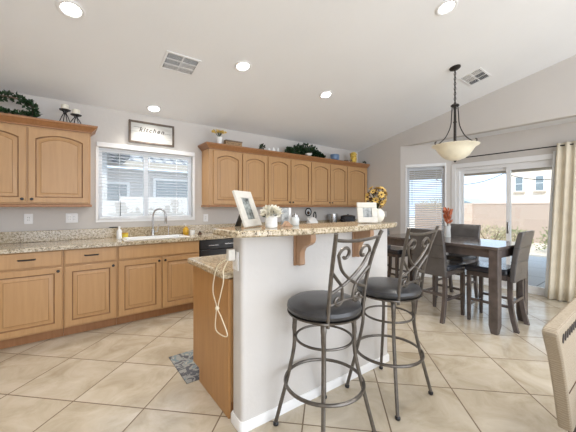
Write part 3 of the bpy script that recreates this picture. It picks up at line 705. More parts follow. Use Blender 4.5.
# ------------------------------------------------------------------ bar stools
def make_stool(label):
    root = thing('bar_stool', label, 'bar stool', (1.264, 1.300, 0), group='bar stools at the island')
    # cushion
    MB().lathe([(0, .742), (.205, .742), (.222, .752), (.228, .770), (.222, .788), (.198, .803), (.14, .813), (.06, .817), (0, .817)], 40).build('seat_cushion', 'stool_leather', root)
    MB().lathe([(.0, .728), (.214, .728), (.224, .732), (.226, .741), (0, .7415)], 40).build('seat_frame', 'stool_metal', root)
    MB().lathe([(0, .70), (.075, .70), (.085, .7275), (0, .7275)], 24).build('swivel_plate', 'stool_metal', root)
    q = .205
    for sx, sy in ((-1,-1),(1,-1),(1,1),(-1,1)):
        d = Vector((sx, sy, 0)) * sqrt(.5)
        pts = smoothpath([d*.105 + Vector((0,0,.7275)), d*.165 + Vector((0,0,.712)), d*.182 + Vector((0,0,.64)), d*.185 + Vector((0,0,.50)), d*.228 + Vector((0,0,.30)), d*.300 + Vector((0,0,.022))], 5)
        n = len(pts); leg = MB().tube(pts, [.017 if i < 9 else (.0145 if i < 12 else .012) for i in range(n)], 10).build('leg', 'stool_metal', root)
        e = pts[-1]; MB().lathe([(.012, 0), (.017, .005), (.018, .016), (.013, .024), (0, .025)], 14, (e.x, e.y, .0005)).build('foot', 'black_plastic', leg)
    MB().tube([(.172*cos(2*pi*k/48), .172*sin(2*pi*k/48), .575) for k in range(48)], .0075, 8, closed=True).build('upper_ring', 'stool_metal', root)
    MB().tube([(.238*cos(2*pi*k/48), .238*sin(2*pi*k/48), .31) for k in range(48)], .0105, 8, closed=True, flat=1).build('foot_ring', 'stool_metal', root)
    # back: lies on a plane that leans away
    def B(x, z):  # back coordinates -> local
        u = (z - .72) / .51
        return Vector((x + .008 + .008*u, -.170 - .012*u - .085*u*u, z))
    for s in (-1, 1):
        pts = smoothpath([B(s*.145, .715), B(s*.146, .80), B(s*.150, .93), B(s*.163, 1.07), B(s*.181, 1.19), B(s*.192, 1.235)], 6)
        post = MB().tube(pts, .0125, 8, flat=.8).build('back_post', 'stool_metal', root)
        br_ = [Vector((s*.14, -.175, .735)), Vector((s*.172, -.155, .738)), Vector((s*.185, -.105, .734))]
        MB().tube(smoothpath(br_, 4), .008, 8).build('bracket', 'stool_metal', root)
    MB().tube(smoothpath([B(-.180, 1.200), B(-.10, 1.190), B(0, 1.186), B(.10, 1.190), B(.180, 1.200)], 5), .0095, 8).build('top_rail', 'stool_metal', root)
    def scroll(ctrl, end, r0, turns, start, sgn, name='scroll'):
        """curve that ends in a spiral around `end`"""
        sp = []
        for k in range(17):
            u = k / 16; a = start + sgn * turns * 2*pi * u; rr = r0 * (1 - .72*u)
            sp.append((end[0] + rr*cos(a), end[1] + rr*sin(a)))
        pts = [B(*p) for p in ctrl]; pts = smoothpath(pts + [B(*sp[0])], 6)[:-1] + [B(*p) for p in sp]
        return MB().tube(pts, .0092, 8, flat=1).build(name, 'stool_metal', root)
    # crossing arms that run corner to corner and curl at both ends
    for s in (-1, 1):
        # long arm from one post across to a curl on the other side of the centre
        scroll([(s*.148, .900), (s*.08, .922), (0, .963), (-s*.080, 1.025)], (-s*.080, 1.112), .050, .85, pi if s > 0 else 0, -s)
        # lower scroll
        scroll([(s*.163, 1.03), (s*.105, .975), (s*.058, .925)], (s*.080, .855), .036, .95, pi if s > 0 else 0, s)
    MB().tube(smoothpath([B(-.145, .832), B(-.07, .842), B(0, .846), B(.07, .842), B(.145, .832)], 5), .007, 8).build('lower_bar', 'stool_metal', root)
    return root
s1 = make_stool('pewter bar stool with black round seat, nearest to the camera')
s2 = copy_tree(s1, (1.915, 1.288, 0), 0, 'pewter bar stool with black round seat, farther one beside the dining chairs')

# ------------------------------------------------------------------ dining set
TR = radians(-5)
dt = thing('dining_table', 'counter-height dark espresso dining table by the patio door', 'table', (3.635, 1.12, 0), TR)
TL_, TW = 1.60, .80
MB().box(0, TW, 0, TL_, .905, .94).build('table_top', 'table_finish', dt, bev=.006)
MB().box(.03, .055, .10, TL_ - .10, .815, .904).box(TW - .055, TW - .03, .10, TL_ - .10, .815, .904).box(.10, TW - .10, .03, .055, .815, .904).box(.10, TW - .10, TL_ - .055, TL_ - .03, .815, .904).build('apron', 'espresso', dt, smooth=False)
for x in (.008, TW - .098):
    for y in (.008, TL_ - .098):
        mb = MB(); mb.loops([[Vector((x + i, y + i, z)), Vector((x + .09 - i, y + i, z)), Vector((x + .09 - i, y + .09 - i, z)), Vector((x + i, y + .09 - i, z))] for i, z in ((.014, .0), (.0, .09), (0, .904))])
        mb.build('leg', 'espresso', dt, bev=.003)
def make_chair(label):
    """faces +Y, origin on the floor under the middle of the seat"""
    root = thing('dining_chair', label, 'chair', (0, 0, 0), group='dining chairs round the table')
    W = .43
    MB().box(-W/2, W/2, -.17, .27, .60, .668).build('seat', 'seat_leather', root, bev=.02)
    MB().box(-W/2 + .015, W/2 - .015, -.16, .25, .545, .599).build('seat_frame', 'espresso', root, bev=.003)
    # upholstered back, one curved panel with stitched seams
    def prof(z):
        u = (z - .54) / .56
        return -.215 - .015*u - .065*u*u
    zs = [.54 + .56*k/14 for k in range(15)]
    rings = []
    for z in zs:
        y = prof(z); t = .026 if 0 < z < 1.08 else .02
        rings.append([Vector((-W/2, y - t, z)), Vector((W/2, y - t, z)), Vector((W/2, y + t, z)), Vector((-W/2, y + t, z))])
    b_ = MB().loops(rings).build('backrest', 'dark_leather', root, bev=.008)
    for z in (.76, .92):
        y = prof(z); MB().box(-W/2 - .0005, W/2 + .0005, y - .0275, y + .0275, z - .0025, z + .0025).build('seam', 'black_plastic', b_, smooth=False)
    for s in (-1, 1):
        x = s*(W/2 - .03)
        pts = [(-.19, .60), (-.19, .45), (-.195, .30), (-.215, .15), (-.25, .0)]
        P_ = smoothpath([Vector((0, a, z)) for a, z in pts], 4)
        rings = [[Vector((x - .02, p.y - .024, p.z)), Vector((x + .02, p.y - .024, p.z)), Vector((x + .02, p.y + .024, p.z)), Vector((x - .02, p.y + .024, p.z))] for p in P_]
        MB().loops(rings).build('leg', 'espresso', root, bev=.002)
        mb = MB(); mb.loops([[Vector((x - w_, .225 - w_, z)), Vector((x + w_, .225 - w_, z)), Vector((x + w_, .225 + w_, z)), Vector((x - w_, .225 + w_, z))] for w_, z in ((.016, 0), (.021, .3), (.021, .544))]); mb.build('leg', 'espresso', root, bev=.002)
        MB().box(x - .009, x + .009, -.20, .205, .245, .275).build('stretcher', 'espresso', root)
    MB().box(-W/2 + .05, W/2 - .05, .213, .233, .18, .21).build('stretcher', 'espresso', root)
    MB().box(-W/2 + .05, W/2 - .05, -.22, -.20, .30, .33).build('stretcher', 'espresso', root)
    return root
c1 = make_chair('dark leather dining chair at the near end of the table, its side to the camera')
c1.location = (4.10, 1.285, 0); c1.rotation_euler.z = 0
copy_tree(c1, (3.80, 1.82, 0), radians(-94), 'dark leather dining chair on the island side of the table, its back to the camera')
copy_tree(c1, (4.70, 1.99, 0), radians(88), 'dark dining chair on the window side of the table, only its backrest top showing')
copy_tree(c1, (4.50, 2.94, 0), radians(176), 'dining chair at the far end of the table, half hidden by the island')
# vase on the table
tv = thing('glass_vase', 'pale glass vase in the middle of the dining table', 'vase', (4.34, 1.95, .9405))
MB().lathe([(.036, 0), (.04, .01), (.034, .10), (.040, .165), (.037, .165), (.031, .10), (.034, .012), (0, .01)], 20).build('body', 'grey_glass', tv)
tp = thing('orange_plant', 'orange leafy stems standing in the glass vase on the dining table', 'plant', (4.34, 1.95, .955))
mb = MB(); mb.tube([(0, 0, 0), (0, 0, .2)], .006, 6)
mb.build('stem', 'brown', tp)
mb = MB()
for k in range(90):
    z = random.uniform(.17, .36); a = random.uniform(0, 2*pi); r_ = random.uniform(0, .03); mb.leaf((r_*cos(a), r_*sin(a), z), (cos(a)*.6, sin(a)*.6, 1), .075, .028)
mb.build('leaves', 'orange', tp, smooth=False)

# ------------------------------------------------------------------ pendant lamp
px, py = 4.08, 1.742; pz = cz(py)
pl = thing('pendant_lamp', 'bronze pendant lamp with wide cream glass bowl over the dining table', 'pendant lamp', (px, py, pz))
MB().lathe([(.0, .0), (.068, .0), (.066, -.012), (.045, -.026), (.012, -.034), (0, -.036)], 24, mat=Matrix.Rotation(-math.atan(SL), 4, 'X') @ Matrix.Translation((0, 0, -.001))).build('ceiling_canopy', 'dark_metal', pl)
zh = 2.70 - pz
mb = MB(); k = 0; z = -.05
while z > zh + .05:
    ringp = [(.011*cos(a), 0, .021*sin(a)) for a in [2*pi*i/12 for i in range(12)]]
    R_ = Matrix.Translation((0, 0, z)) @ Matrix.Rotation(radians(90)*(k % 2), 4, 'Z')
    mb.tube([R_ @ Vector(p) for p in ringp], .0048, 6, closed=True); z -= .033; k += 1
mb.tube([(.004, 0, -.03), (.006, .004, zh/2), (.004, 0, zh + .03)], .0025, 5)
mb.build('chain', 'dark_metal', pl)
MB().lathe([(0, 0), (.012, 0), (.02, -.02), (.05, -.035), (.05, -.05), (.022, -.06), (.02, -.09), (0, -.09)], 20, (0, 0, zh + .045)).build('hub', 'dark_metal', pl)
MB().lathe([(.014, 0), (.016, -.2), (.024, -.215), (.016, -.23), (.018, -.46), (.03, -.47), (.03, -.53), (0, -.53)], 14, (0, 0, zh + .0)).build('stem', 'dark_metal', pl)
zr = 2.175 - pz
for k in range(3):
    a = radians(25 + 120*k); dx, dy = cos(a), sin(a)
    MB().tube(smoothpath([(.035*dx, .035*dy, zh + .02), (.045*dx, .045*dy, zh - .12), (.06*dx, .06*dy, zh - .27), (.13*dx, .13*dy, zh - .42), (.245*dx, .245*dy, zr + .006), (.268*dx, .268*dy, zr + .035), (.25*dx, .25*dy, zr + .05)], 5), .0065, 7).build('arm', 'dark_metal', pl)
prof = [(.0, -.195), (.05, -.190), (.12, -.165), (.17, -.125), (.205, -.07), (.235, -.025), (.278, .0), (.28, .006), (.272, .006), (.228, -.018), (.198, -.062), (.163, -.115), (.115, -.155), (.05, -.18), (0, -.185)]
MB().lathe(prof, 48, (0, 0, zr)).build('glass_bowl', 'bowl_glass', pl)
MB().lathe([(.0, -.217), (.012, -.212), (.014, -.202), (.02, -.1955), (0, -.195)], 14, (0, 0, zr - .002)).build('finial', 'dark_metal', pl)
MB().lathe([(0, 0), (.02, 0), (.032, -.04), (.02, -.08), (0, -.085)], 14, (0, 0, zr + .02)).build('bulb', plain('bulb_glow', (1, .95, .85), emit=(1, .85, .62), estr=6), pl)

# ------------------------------------------------------------------ recessed lights and vents
TA = -math.atan(SL)
def can(x, y, label):
    z = cz(y); flat = y < -.5
    r = thing('recessed_light', label, 'ceiling light', (x, y, z - .001), rx=0 if flat else TA, group='recessed ceiling lights')
    MB().lathe([(.062, 0), (.098, 0), (.098, -.004), (.088, -.010), (.070, -.008), (.062, -.003)], 32).loops([]) if False else None
    mb = MB(); prof = [(.066, -.001), (.098, -.001), (.098, -.005), (.088, -.011), (.072, -.009), (.066, -.001)]
    rings = [[Vector((a*cos(2*pi*k/32), a*sin(2*pi*k/32), zz)) for k in range(32)] for a, zz in prof]
    mb.loops(rings, cap0=False, cap1=False); mb.build('trim_ring', 'white', r)
    MB().lathe([(0, -.002), (.064, -.002), (.064, -.004), (0, -.006)], 28).build('lens', 'lens', r)
    ld = bpy.data.lights.new('can_lamp', 'SPOT'); ld.spot_size = radians(125); ld.spot_blend = .7; ld.shadow_soft_size = .05; ld.energy = CAN_POWER; ld.color = (1, .96, .90)
    lo = bpy.data.objects.new('can_lamp', ld); COL.objects.link(lo); lo.parent = r; lo.location = (0, 0, -.010)
for x, y, l in ((.035, 2.93, 'recessed ceiling light at the top left of the picture'), (2.915, 1.321, 'recessed ceiling light at the top right near the picture edge'),
                (1.593, 2.938, 'recessed ceiling light in the middle, right of the square vent'), (2.922, 2.964, 'recessed ceiling light over the island end, above the bar corner'),
                (.947, 4.23, 'recessed ceiling light close to the wall above the kitchen sign')):
    can(x, y, l)
for x, y in ((.0, .9), (1.5, -.6), (4.2, -.8), (-.2, -2.0), (2.6, -2.4), (4.4, -2.6)): can(x, y, 'recessed ceiling light behind the camera, out of view')
def vent(x, y, w, h, label, cols, rows, dark):
    r = thing('ceiling_vent', label, 'vent', (x, y, cz(y) - .001), rx=TA, group=None)
    fr = MB(); t = .022
    fr.box(-w/2, w/2, -h/2, -h/2 + t, -.008, 0).box(-w/2, w/2, h/2 - t, h/2, -.008, 0).box(-w/2, -w/2 + t, -h/2 + t, h/2 - t, -.008, 0).box(w/2 - t, w/2, -h/2 + t, h/2 - t, -.008, 0)
    cw = (w - 2*t) / cols; chh = (h - 2*t) / rows
    for i in range(1, cols): fr.box(-w/2 + t + i*cw - .006, -w/2 + t + i*cw + .006, -h/2 + t, h/2 - t, -.0075, 0)
    for j in range(1, rows): fr.box(-w/2 + t, w/2 - t, -h/2 + t + j*chh - .006, -h/2 + t + j*chh + .006, -.007, 0)
    fr.build('frame', 'white', r, smooth=False)
    MB().box(-w/2 + t, w/2 - t, -h/2 + t, h/2 - t, -.0008, 0).build('backing', 'vent_dark', r, smooth=False)
    sl_ = MB()
    for i in range(cols):
        for j in range(rows):
            x0 = -w/2 + t + i*cw + .006; y0 = -h/2 + t + j*chh + .006; lx = cw - .012; ly = chh - .012
            d = dark(i, j); n = 6
            for k in range(n):
                yy = y0 + ly*(k + .5)/n
                hw_ = .0025 if d else .010; sl_.box(x0, x0 + lx, -hw_, hw_, -.0006, .0006, mat=Matrix.Translation((0, yy, -.0055)) @ Matrix.Rotation(radians(75 if d else 22), 4, 'X'))
    sl_.build('louvers', 'white', r, smooth=False)
vent(.982, 3.205, .355, .30, 'square white ceiling vent above the kitchen window area', 2, 3, lambda i, j: (j == 0) or (j == 1 and i == 0))
vent(4.62, 1.705, .40, .28, 'white ceiling vent beside the pendant lamp canopy', 3, 2, lambda i, j: i > 0 and not (i == 1 and j == 1))

# ------------------------------------------------------------------ curtain
cr = thing('curtain_rod', 'thin dark curtain rod above the patio door', 'curtain rod', (5.73, 0, 2.262))
MB().tube([(0, .35, 0), (0, 2.50, 0)], .009, 10).build('rod', 'dark_metal', cr)
MB().ball((0, 2.515, 0), .018).build('finial', 'dark_metal', cr)
for y in (2.44, .45): MB().tube([(0, y, -.002), (.02, y, -.012), (XD - .002 - 5.73, y, -.012)], .006, 8).build('bracket', 'dark_metal', cr)
cu = thing('curtain', 'cream floor-length curtain hanging at the right of the patio door', 'curtain', (5.73, 0, 0))
def drape(y0, y1, x, amp, waves, z0, z1, mat, nm, ph=0):
    rings = []; n = waves * 12
    for z in [z0 + (z1 - z0)*k/10 for k in range(11)]:
        u = (z1 - z) / (z1 - z0); ring = []
        for k in range(n + 1):
            s = k / n; yy = y0 + (y1 - y0 + .10*u) * s
            a = amp * (.8 + .35*u) * sin(2*pi*waves*s + ph) + amp*.3*sin(2*pi*waves*s*.37 + 3*u + ph)
            ring.append(Vector((x + a, yy, z)))
        rings.append(ring)
    mb = MB(); mb.loops(rings, cap0=False, cap1=False, closed=False)
    o = mb.build(nm, mat, cu, angle=80); so = o.modifiers.new('solid', 'SOLIDIFY'); so.thickness = .003
    return o
drape(.20, 1.04, -.005, .026, 9, .012, 2.30, 'curtain', 'panel')
drape(.99, 1.09, .046, .010, 2, .012, 2.20, 'sheer', 'lining', 1)

# ------------------------------------------------------------------ armchair in the corner
ac = thing('armchair', 'tan woven armchair cut off at the lower right corner', 'armchair', (2.2, 0, 0))
P_ = [(-.115, .20), (-.225, .44), (-.33, .64), (-.42, .765), (-.435, .785), (-.428, .802), (-.40, .81), (.40, .81), (.44, .795), (.45, .765), (.45, .62), (.45, .42), (.45, .20)]
mb = MB(); n = len(P_)
mb.loops([[Vector((x, y, z)) for x, z in P_] for y in (.315, .375)]); mb.build('backrest', 'woven', ac, bev=.012)
mb = MB().box(-.0, .45, -.25, .312, .20, .43).build('seat', 'woven', ac, bev=.03)
MB().box(-.21, .44, .3125, .3149, .443, .448).build('seam', 'brown', ac, smooth=False)
MB().box(-.16, .16, .3, .38, .205, .412).build('seat_back_rail', 'woven', ac) if False else None
for x in (.03, .42):
    for y in (-.2, .335): MB().loops([[Vector((x + sx*w_, y + sy*w_, z)) for sx, sy in ((-1,-1),(1,-1),(1,1),(-1,1))] for w_, z in ((.014, 0), (.022, .199))]).build('leg', 'espresso', ac)
for k in range(14):
    x = -.345 + k * .048
    MB().lathe([(0, 0), (.010, 0), (.011, .004), (0, .006)], 8, mat=Matrix.Translation((x, .3145, .755)) @ Matrix.Rotation(radians(18), 4, 'Y') @ Matrix.Scale(2.1, 4, (0, 0, 1)) @ Matrix.Rotation(radians(90), 4, 'X')).build('lacing_hole', 'ink', ac)

# ------------------------------------------------------------------ things on the bar top
BT = 1.2365
def frame(label, loc, rz, lean, w, h, bw, bh, art, easel=False, t=.018):
    r = thing('picture_frame', label, 'picture frame', loc, rz, rx=0)
    R_ = Matrix.Translation((0, 0, t*sin(lean) + .0008)) @ Matrix.Rotation(-lean, 4, 'X')
    fr = MB(); fr.box(-w/2, w/2, 0, t, 0, bh, mat=R_).box(-w/2, w/2, 0, t, h - bh, h, mat=R_).box(-w/2, -w/2 + bw, 0, t, bh, h - bh, mat=R_).box(w/2 - bw, w/2, 0, t, bh, h - bh, mat=R_)
    f = fr.build('frame', 'cream_frame', r, bev=.003)
    MB().box(-w/2 + bw, w/2 - bw, t*.4, t - .002, bh, h - bh, mat=R_).build('photo', art, r, smooth=False)
    b0 = R_ @ Vector((0, t + .001, h * .62)); foot = Vector((0, b0.y + h*.22, .001))
    MB().loops([[b0 + Vector((-.02, 0, 0)), b0 + Vector((.02, 0, 0)), b0 + Vector((.02, .004, .004)), b0 + Vector((-.02, .004, .004))], [foot + Vector((-.035, -.003, 0)), foot + Vector((.035, -.003, 0)), foot + Vector((.035, .003, 0)), foot + Vector((-.035, .003, 0))]]).build('easel_leg', 'black_plastic', r, smooth=False)
    return r
frame('large white photo frame leaning back at the left end of the bar', (.995, 1.675, BT + .001), atan2(.118, .19), radians(21), .225, .25, .062, .050, 'photo_dark')
frame('square white photo frame at the right end of the bar', (1.975, 1.515, BT + .001), radians(-33), radians(12), .165, .170, .045, .045, 'photo_grey')
M['petal'] = plain('cream_petal', (.86, .82, .70), .6)
def petalball(name, mat, r, n, par, c=(0, 0, 0), up=.2, ln=.03, wd=.014, tilt=.6):
    mb = MB()
    for _ in range(n):
        a = random.uniform(0, 2*pi); u = random.uniform(up, 1); q = sqrt(1 - u*u); d = Vector((q*cos(a), q*sin(a), u))
        mb.leaf(Vector(c) + d * r * random.uniform(.3, .6), d, r*.75, wd)
    return mb.build(name, mat, par, smooth=False)
fp = thing('flower_pot', 'ribbed white pot of pale artificial flowers on the bar', 'potted flowers', (1.06, 1.575, BT))
mb = MB(); prof = [(.036, 0)]
for k in range(9): prof += [(.0405, .004 + k*.009), (.0385, .009 + k*.009)]
prof += [(.040, .086), (.034, .086), (.034, .07), (0, .07)]
mb.lathe(prof, 28).build('pot', 'white_gloss', fp)
petalball('blossoms', 'petal', .066, 110, fp, (0, 0, .075), .0, wd=.036)
petalball('leaves', 'leaf', .05, 14, fp, (0, 0, .07), .0, wd=.012)
gf = thing('grey_photo_block', 'small grey and white picture block behind the white flowers', 'picture block', (1.287, 1.72, BT), radians(-30))
MB().box(-.035, .018, -.008, .008, 0, .125).build('photo', 'photo_grey', gf, bev=.002); MB().box(.0185, .036, -.009, .009, 0, .128).build('side_strip', 'white', gf, bev=.002)
hs = thing('wooden_tent_card', 'small brown wooden wedge beside the grey picture block', 'ornament', (1.20, 1.60, BT))
MB().prism([(-.035, 0), (.045, 0), (.0, .038)], -.02, .02, 'y').build('wedge', 'corbel', hs, bev=.002)
gj = thing('glass_jar', 'frosted glass jar with lid on the bar, right of the flower pot', 'jar', (1.325, 1.66, BT))
MB().lathe([(.026, 0), (.03, .006), (.03, .05), (.022, .062), (0, .062)], 18).build('body', 'grey_glass', gj); MB().lathe([(.025, .0625), (.025, .076), (.006, .078), (.008, .09), (0, .092)], 18).build('lid', 'chrome', gj)
# things on the back counter showing above the bar
kt = thing('kettle', 'white kettle with black handle on the far counter behind the bar', 'kettle', (3.70, 4.12, CT), radians(20))
MB().lathe([(.10, 0), (.115, .03), (.11, .12), (.07, .19), (.03, .21), (0, .215)], 24).build('body', 'white_gloss', kt)
MB().tube(smoothpath([(.05, 0, .21), (.075, 0, .29), (.13, 0, .30), (.155, 0, .22), (.12, 0, .12)], 5), .012, 8).build('handle', 'black_plastic', kt)
MB().tube([(-.09, 0, .12), (-.15, 0, .17), (-.17, 0, .20)], [.022, .016, .013], 8).build('spout', 'white_gloss', kt)
wp = thing('wall_plaque', 'small round dark-rimmed plaque on the wall above the white kettle', 'plaque', (3.88, YB - .002, 1.27), rx=0)
RX = Matrix.Rotation(radians(90), 4, 'X')
MB().tube([(.075*cos(2*pi*k/32), -.014, .075*sin(2*pi*k/32)) for k in range(32)], .011, 8, closed=True).build('rim', 'dark_metal', wp)
MB().lathe([(0, 0), (.066, 0), (.066, .008), (0, .009)], 28, mat=RX).build('face', 'grey_glass', wp); MB().lathe([(0, .0095), (.035, .0095), (.03, .02), (0, .022)], 18, (0, 0, 0), mat=Matrix.Translation((.0, 0, -.018)) @ RX).build('motif', 'brown', wp)
sc = thing('slow_cooker', 'black slow cooker with dark lid on the far counter behind the square frame', 'slow cooker', (4.70, 4.12, CT)); sc.scale.z = .82
MB().lathe([(.13, 0), (.14, .02), (.145, .24), (.15, .245), (0, .245)], 28, sx=1.15).build('body', 'seat_leather', sc)
MB().lathe([(.145, .246), (.14, .265), (.08, .285), (0, .29)], 28, sx=1.15).build('lid', 'grey_glass' if False else 'black_plastic', sc)
MB().lathe([(.014, .2905), (.02, .305), (0, .312)], 12).build('knob', 'black_plastic', sc)
for s in (-1, 1): MB().box(s*.185 - .02, s*.185 + .02, -.04, .04, .15, .18).build('handle', 'black_plastic', sc, bev=.005)
cj = thing('steel_canister', 'grey steel canister between the kettle and the slow cooker', 'canister', (4.385, 4.24, CT))
MB().lathe([(.075, 0), (.08, .01), (.08, .235), (0, .236)], 24).build('body', 'chrome', cj); MB().lathe([(.083, .237), (.083, .262), (0, .266)], 24).build('lid', 'chrome', cj)
# cream vase with sunflowers
va = thing('vase', 'round cream vase behind the square frame on the bar', 'vase', (2.165, 1.57, BT))
MB().lathe([(.034, 0), (.04, .006), (.060, .03), (.068, .062), (.062, .092), (.042, .112), (.034, .12), (.028, .12), (.03, .10), (.0, .09)], 28).build('body', 'cream', va)
def flower(label):
    f = thing('yellow_flower', label, 'flower', (0, 0, 0), group='yellow flowers in the cream vase')
    mb = MB()
    for ring, (n, ln, z) in enumerate(((8, .036, 0), (7, .024, .004))):
        for k in range(n):
            a = 2*pi*(k + ring*.5)/n; d = Vector((cos(a), sin(a), .28 + .25*ring)); p = Vector((cos(a)*.005, sin(a)*.005, z)); s_ = Vector((-sin(a), cos(a), 0))
            dd = d.normalized(); v = [mb.bm.verts.new(q) for q in (p, p + dd*ln*.55 + s_*.0095, p + dd*ln, p + dd*ln*.55 - s_*.0075)]; mb.bm.faces.new(v)
    mb.build('petals', 'yellow', f, smooth=False)
    MB().ball((0, 0, .004), .010, sz=.6, seg=10, rr=6).build('seed_head', 'brown', f)
    return f
f0 = flower('yellow flower in the bouquet standing in the cream vase')
pos = []
fc = Vector((2.165, 1.57, BT + .215))
dirs = []
for k in range(20):
    u = 1 - 2*(k + .5)/20; a = k * 2.39996; q = sqrt(1 - u*u); dirs.append(Vector((q*cos(a), q*sin(a), u)))
st = MB()
for k, d in enumerate(dirs):
    p = fc + Vector((d.x*.084, d.y*.084, d.z*.090)) * random.uniform(.8, 1.08)
    o = f0 if k == 0 else copy_tree(f0, p)
    o.location = p; o.rotation_euler = d.to_track_quat('Z', 'Y').to_euler(); sc_ = random.uniform(.7, 1.15); o.scale = (sc_, sc_, sc_)
    st.tube([Vector((.0, 0, .10)) , Vector((d.x*.02, d.y*.02, .15)), (p - Vector((2.165, 1.57, BT))) - d*.006], .0022, 5)
bq = thing('flower_foliage', 'stems and brown foliage of the yellow bouquet in the cream vase', 'foliage', (2.165, 1.57, BT))
st.build('stems', 'leaf', bq)
mb = MB()
for _ in range(170):
    a = random.uniform(0, 2*pi); u = random.uniform(-1, 1); q = sqrt(1 - u*u); d = Vector((q*cos(a), q*sin(a), u)); mb.leaf(Vector((0, 0, .215)) + d*random.uniform(.02, .075), d + Vector((random.uniform(-.6,.6), random.uniform(-.6,.6), 0)), .03, .012)
mb.build('leaves', 'brown', bq, smooth=False)

# ------------------------------------------------------------------ sign on the back wall
sg = thing('wall_sign', 'framed white shiplap kitchen sign hung above the window', 'sign', (.972, YB - .001, 2.398))
w_, h_ = .295, .152
MB().box(-w_, w_, -.03, 0, h_ - .026, h_).box(-w_, w_, -.03, 0, -h_, -h_ + .026).box(-w_, -w_ + .026, -.03, 0, -h_ + .026, h_ - .026).box(w_ - .026, w_, -.03, 0, -h_ + .026, h_ - .026).build('frame', 'sign_frame', sg, bev=.003)
mb = MB(); n = 4; hh = (2*h_ - .052)
for k in range(n): mb.box(-w_ + .026, w_ - .026, -.014, -.001, -h_ + .026 + hh*k/n + .0012, -h_ + .026 + hh*(k+1)/n)
bd = mb.build('board', 'shiplap', sg, smooth=False)
def text(body, size, x, z, par, name, shear=.35, ext=.0006):
    cu_ = bpy.data.curves.new(name, 'FONT'); cu_.body = body; cu_.size = size; cu_.shear = shear; cu_.extrude = ext; cu_.offset = .0018; cu_.align_x = 'CENTER'; cu_.space_character = 1.25
    tmp = bpy.data.objects.new(name, cu_); COL.objects.link(tmp)
    bpy.context.view_layer.update()
    me = bpy.data.meshes.new_from_object(tmp); bpy.data.objects.remove(tmp); bpy.data.curves.remove(cu_)
    me.name = name; me.materials.clear(); me.materials.append(M['ink'])
    o = bpy.data.objects.new(name, me); COL.objects.link(o); o.parent = par; o.location = (x, -.0148, z); o.rotation_euler = (radians(90), 0, 0)
    return o
text('kitchen', .088, -.01, .012, bd, 'lettering')
mb = MB()
mb.tube([(-.235, -.0145, .07), (-.19, -.0145, .068), (-.13, -.0145, .062)], .0018, 4).tube([(.13, -.0145, .02), (.19, -.0145, .022), (.245, -.0145, .018)], .0018, 4)
mb.build('swash', 'ink', bd)
mb = MB()
for z0, x0, x1 in ((-.045, -.19, .08), (-.085, -.17, .20)):
    pts = []; x = x0; k = 0
    while x < x1: pts.append((x, -.0145, z0 + .006*sin(k*1.9) + .004*sin(k*.7))); x += .006; k += 1
    mb.tube(pts, .0011, 4)
mb.build('script_line', 'ink', bd)

# ------------------------------------------------------------------ decorations on top of the cabinets
CTZ = 1.37 + .866 + .0835
def leafy(name, label, cat, loc, pts_r, n, mat='leaf', ln=.05, wd=.03, extra=None):
    r = thing(name, label, cat, loc); mb = MB()
    for _ in range(n):
        p, rad = random.choice(pts_r); d = Vector((random.gauss(0, 1), random.gauss(0, 1), random.gauss(0, 1))).normalized()
        q = Vector(p) + d*rad*random.uniform(.2, 1)
        if q.z < .012: q.z = .012 + abs(random.gauss(0, .01))
        dd = d + Vector((0, 0, .3)); 
        if q.z + dd.normalized().z * ln < .004: dd.z = abs(dd.z)
        mb.leaf(q, dd, ln, wd)
    mb.build('foliage', mat, r, smooth=False)
    return r
wr = [((.19*cos(a), .10 + .0*sin(a), .175 + .16*sin(a)), .035) for a in [2*pi*k/20 for k in range(20)]]
o = leafy('wreath', 'green leafy wreath lying on the left wall cabinet', 'wreath', (-.47, 4.17, CTZ), [((.20*cos(a), .04*sin(a), .075 + .13*sin(a)), .032) for a in [2*pi*k/24 for k in range(24)]], 560)
MB().tube([(.20*cos(a), .04*sin(a), max(.012, .075 + .13*sin(a))) for a in [2*pi*k/30 for k in range(30)]], .010, 7, closed=True).build('twig_ring', 'bark', o)
def candle(label, loc, h, s=1):
    r = thing('candle_holder', label, 'candle holder', loc, group='tripod candle holders on the left cabinet')
    for k in range(4):
        a = radians(20 + 90*k); MB().tube(smoothpath([(.055*s*cos(a), .055*s*sin(a), .004), (.028*s*cos(a), .028*s*sin(a), h*.55), (.012*s*cos(a), .012*s*sin(a), h*.8), (.03*s*cos(a), .03*s*sin(a), h)], 4), .005, 6).build('leg', 'black_plastic', r)
    MB().lathe([(.0, h), (.05*s, h), (.056*s, h + .008), (.05*s, h + .010), (0, h + .009)], 20).build('dish', 'black_plastic', r)
    return r
candle('taller black wire candle holder, left of the pair on the cabinet', (-.005, 4.18, CTZ), .145)
candle('shorter black wire candle holder, right of the pair on the cabinet', (.095, 4.13, CTZ), .095)
for x, y, z, lab, ra in ((-.005, 4.18, .156, 'cream pillar candle on the taller black holder', .034), (.095, 4.13, .106, 'cream pillar candle on the shorter black holder', .038)):
    r = thing('candle', lab, 'candle', (x, y, CTZ + z)); MB().lathe([(ra, 0), (ra, .05), (ra*.85, .056), (0, .052)], 20).build('wax', 'wax', r); MB().tube([(0, 0, .05), (.002, 0, .066)], .0015, 5).build('wick', 'ink', r)
pf = thing('potted_flowers', 'white pot of yellow flowers on the cabinet right of the window', 'potted plant', (1.85, 4.16, CTZ))
MB().lathe([(.036, 0), (.05, .10), (.052, .104), (.046, .104), (.044, .09), (0, .09)], 20).build('pot', 'white_gloss', pf)
mb = MB()
for _ in range(26):
    a = random.uniform(0, 2*pi); r_ = random.uniform(.01, .075); mb.tube([(0, 0, .09), (r_*.5*cos(a), r_*.5*sin(a), .14), (r_*cos(a), r_*sin(a), .18)], .0018, 4)
mb.build('stems', 'leaf', pf)
mb = MB()
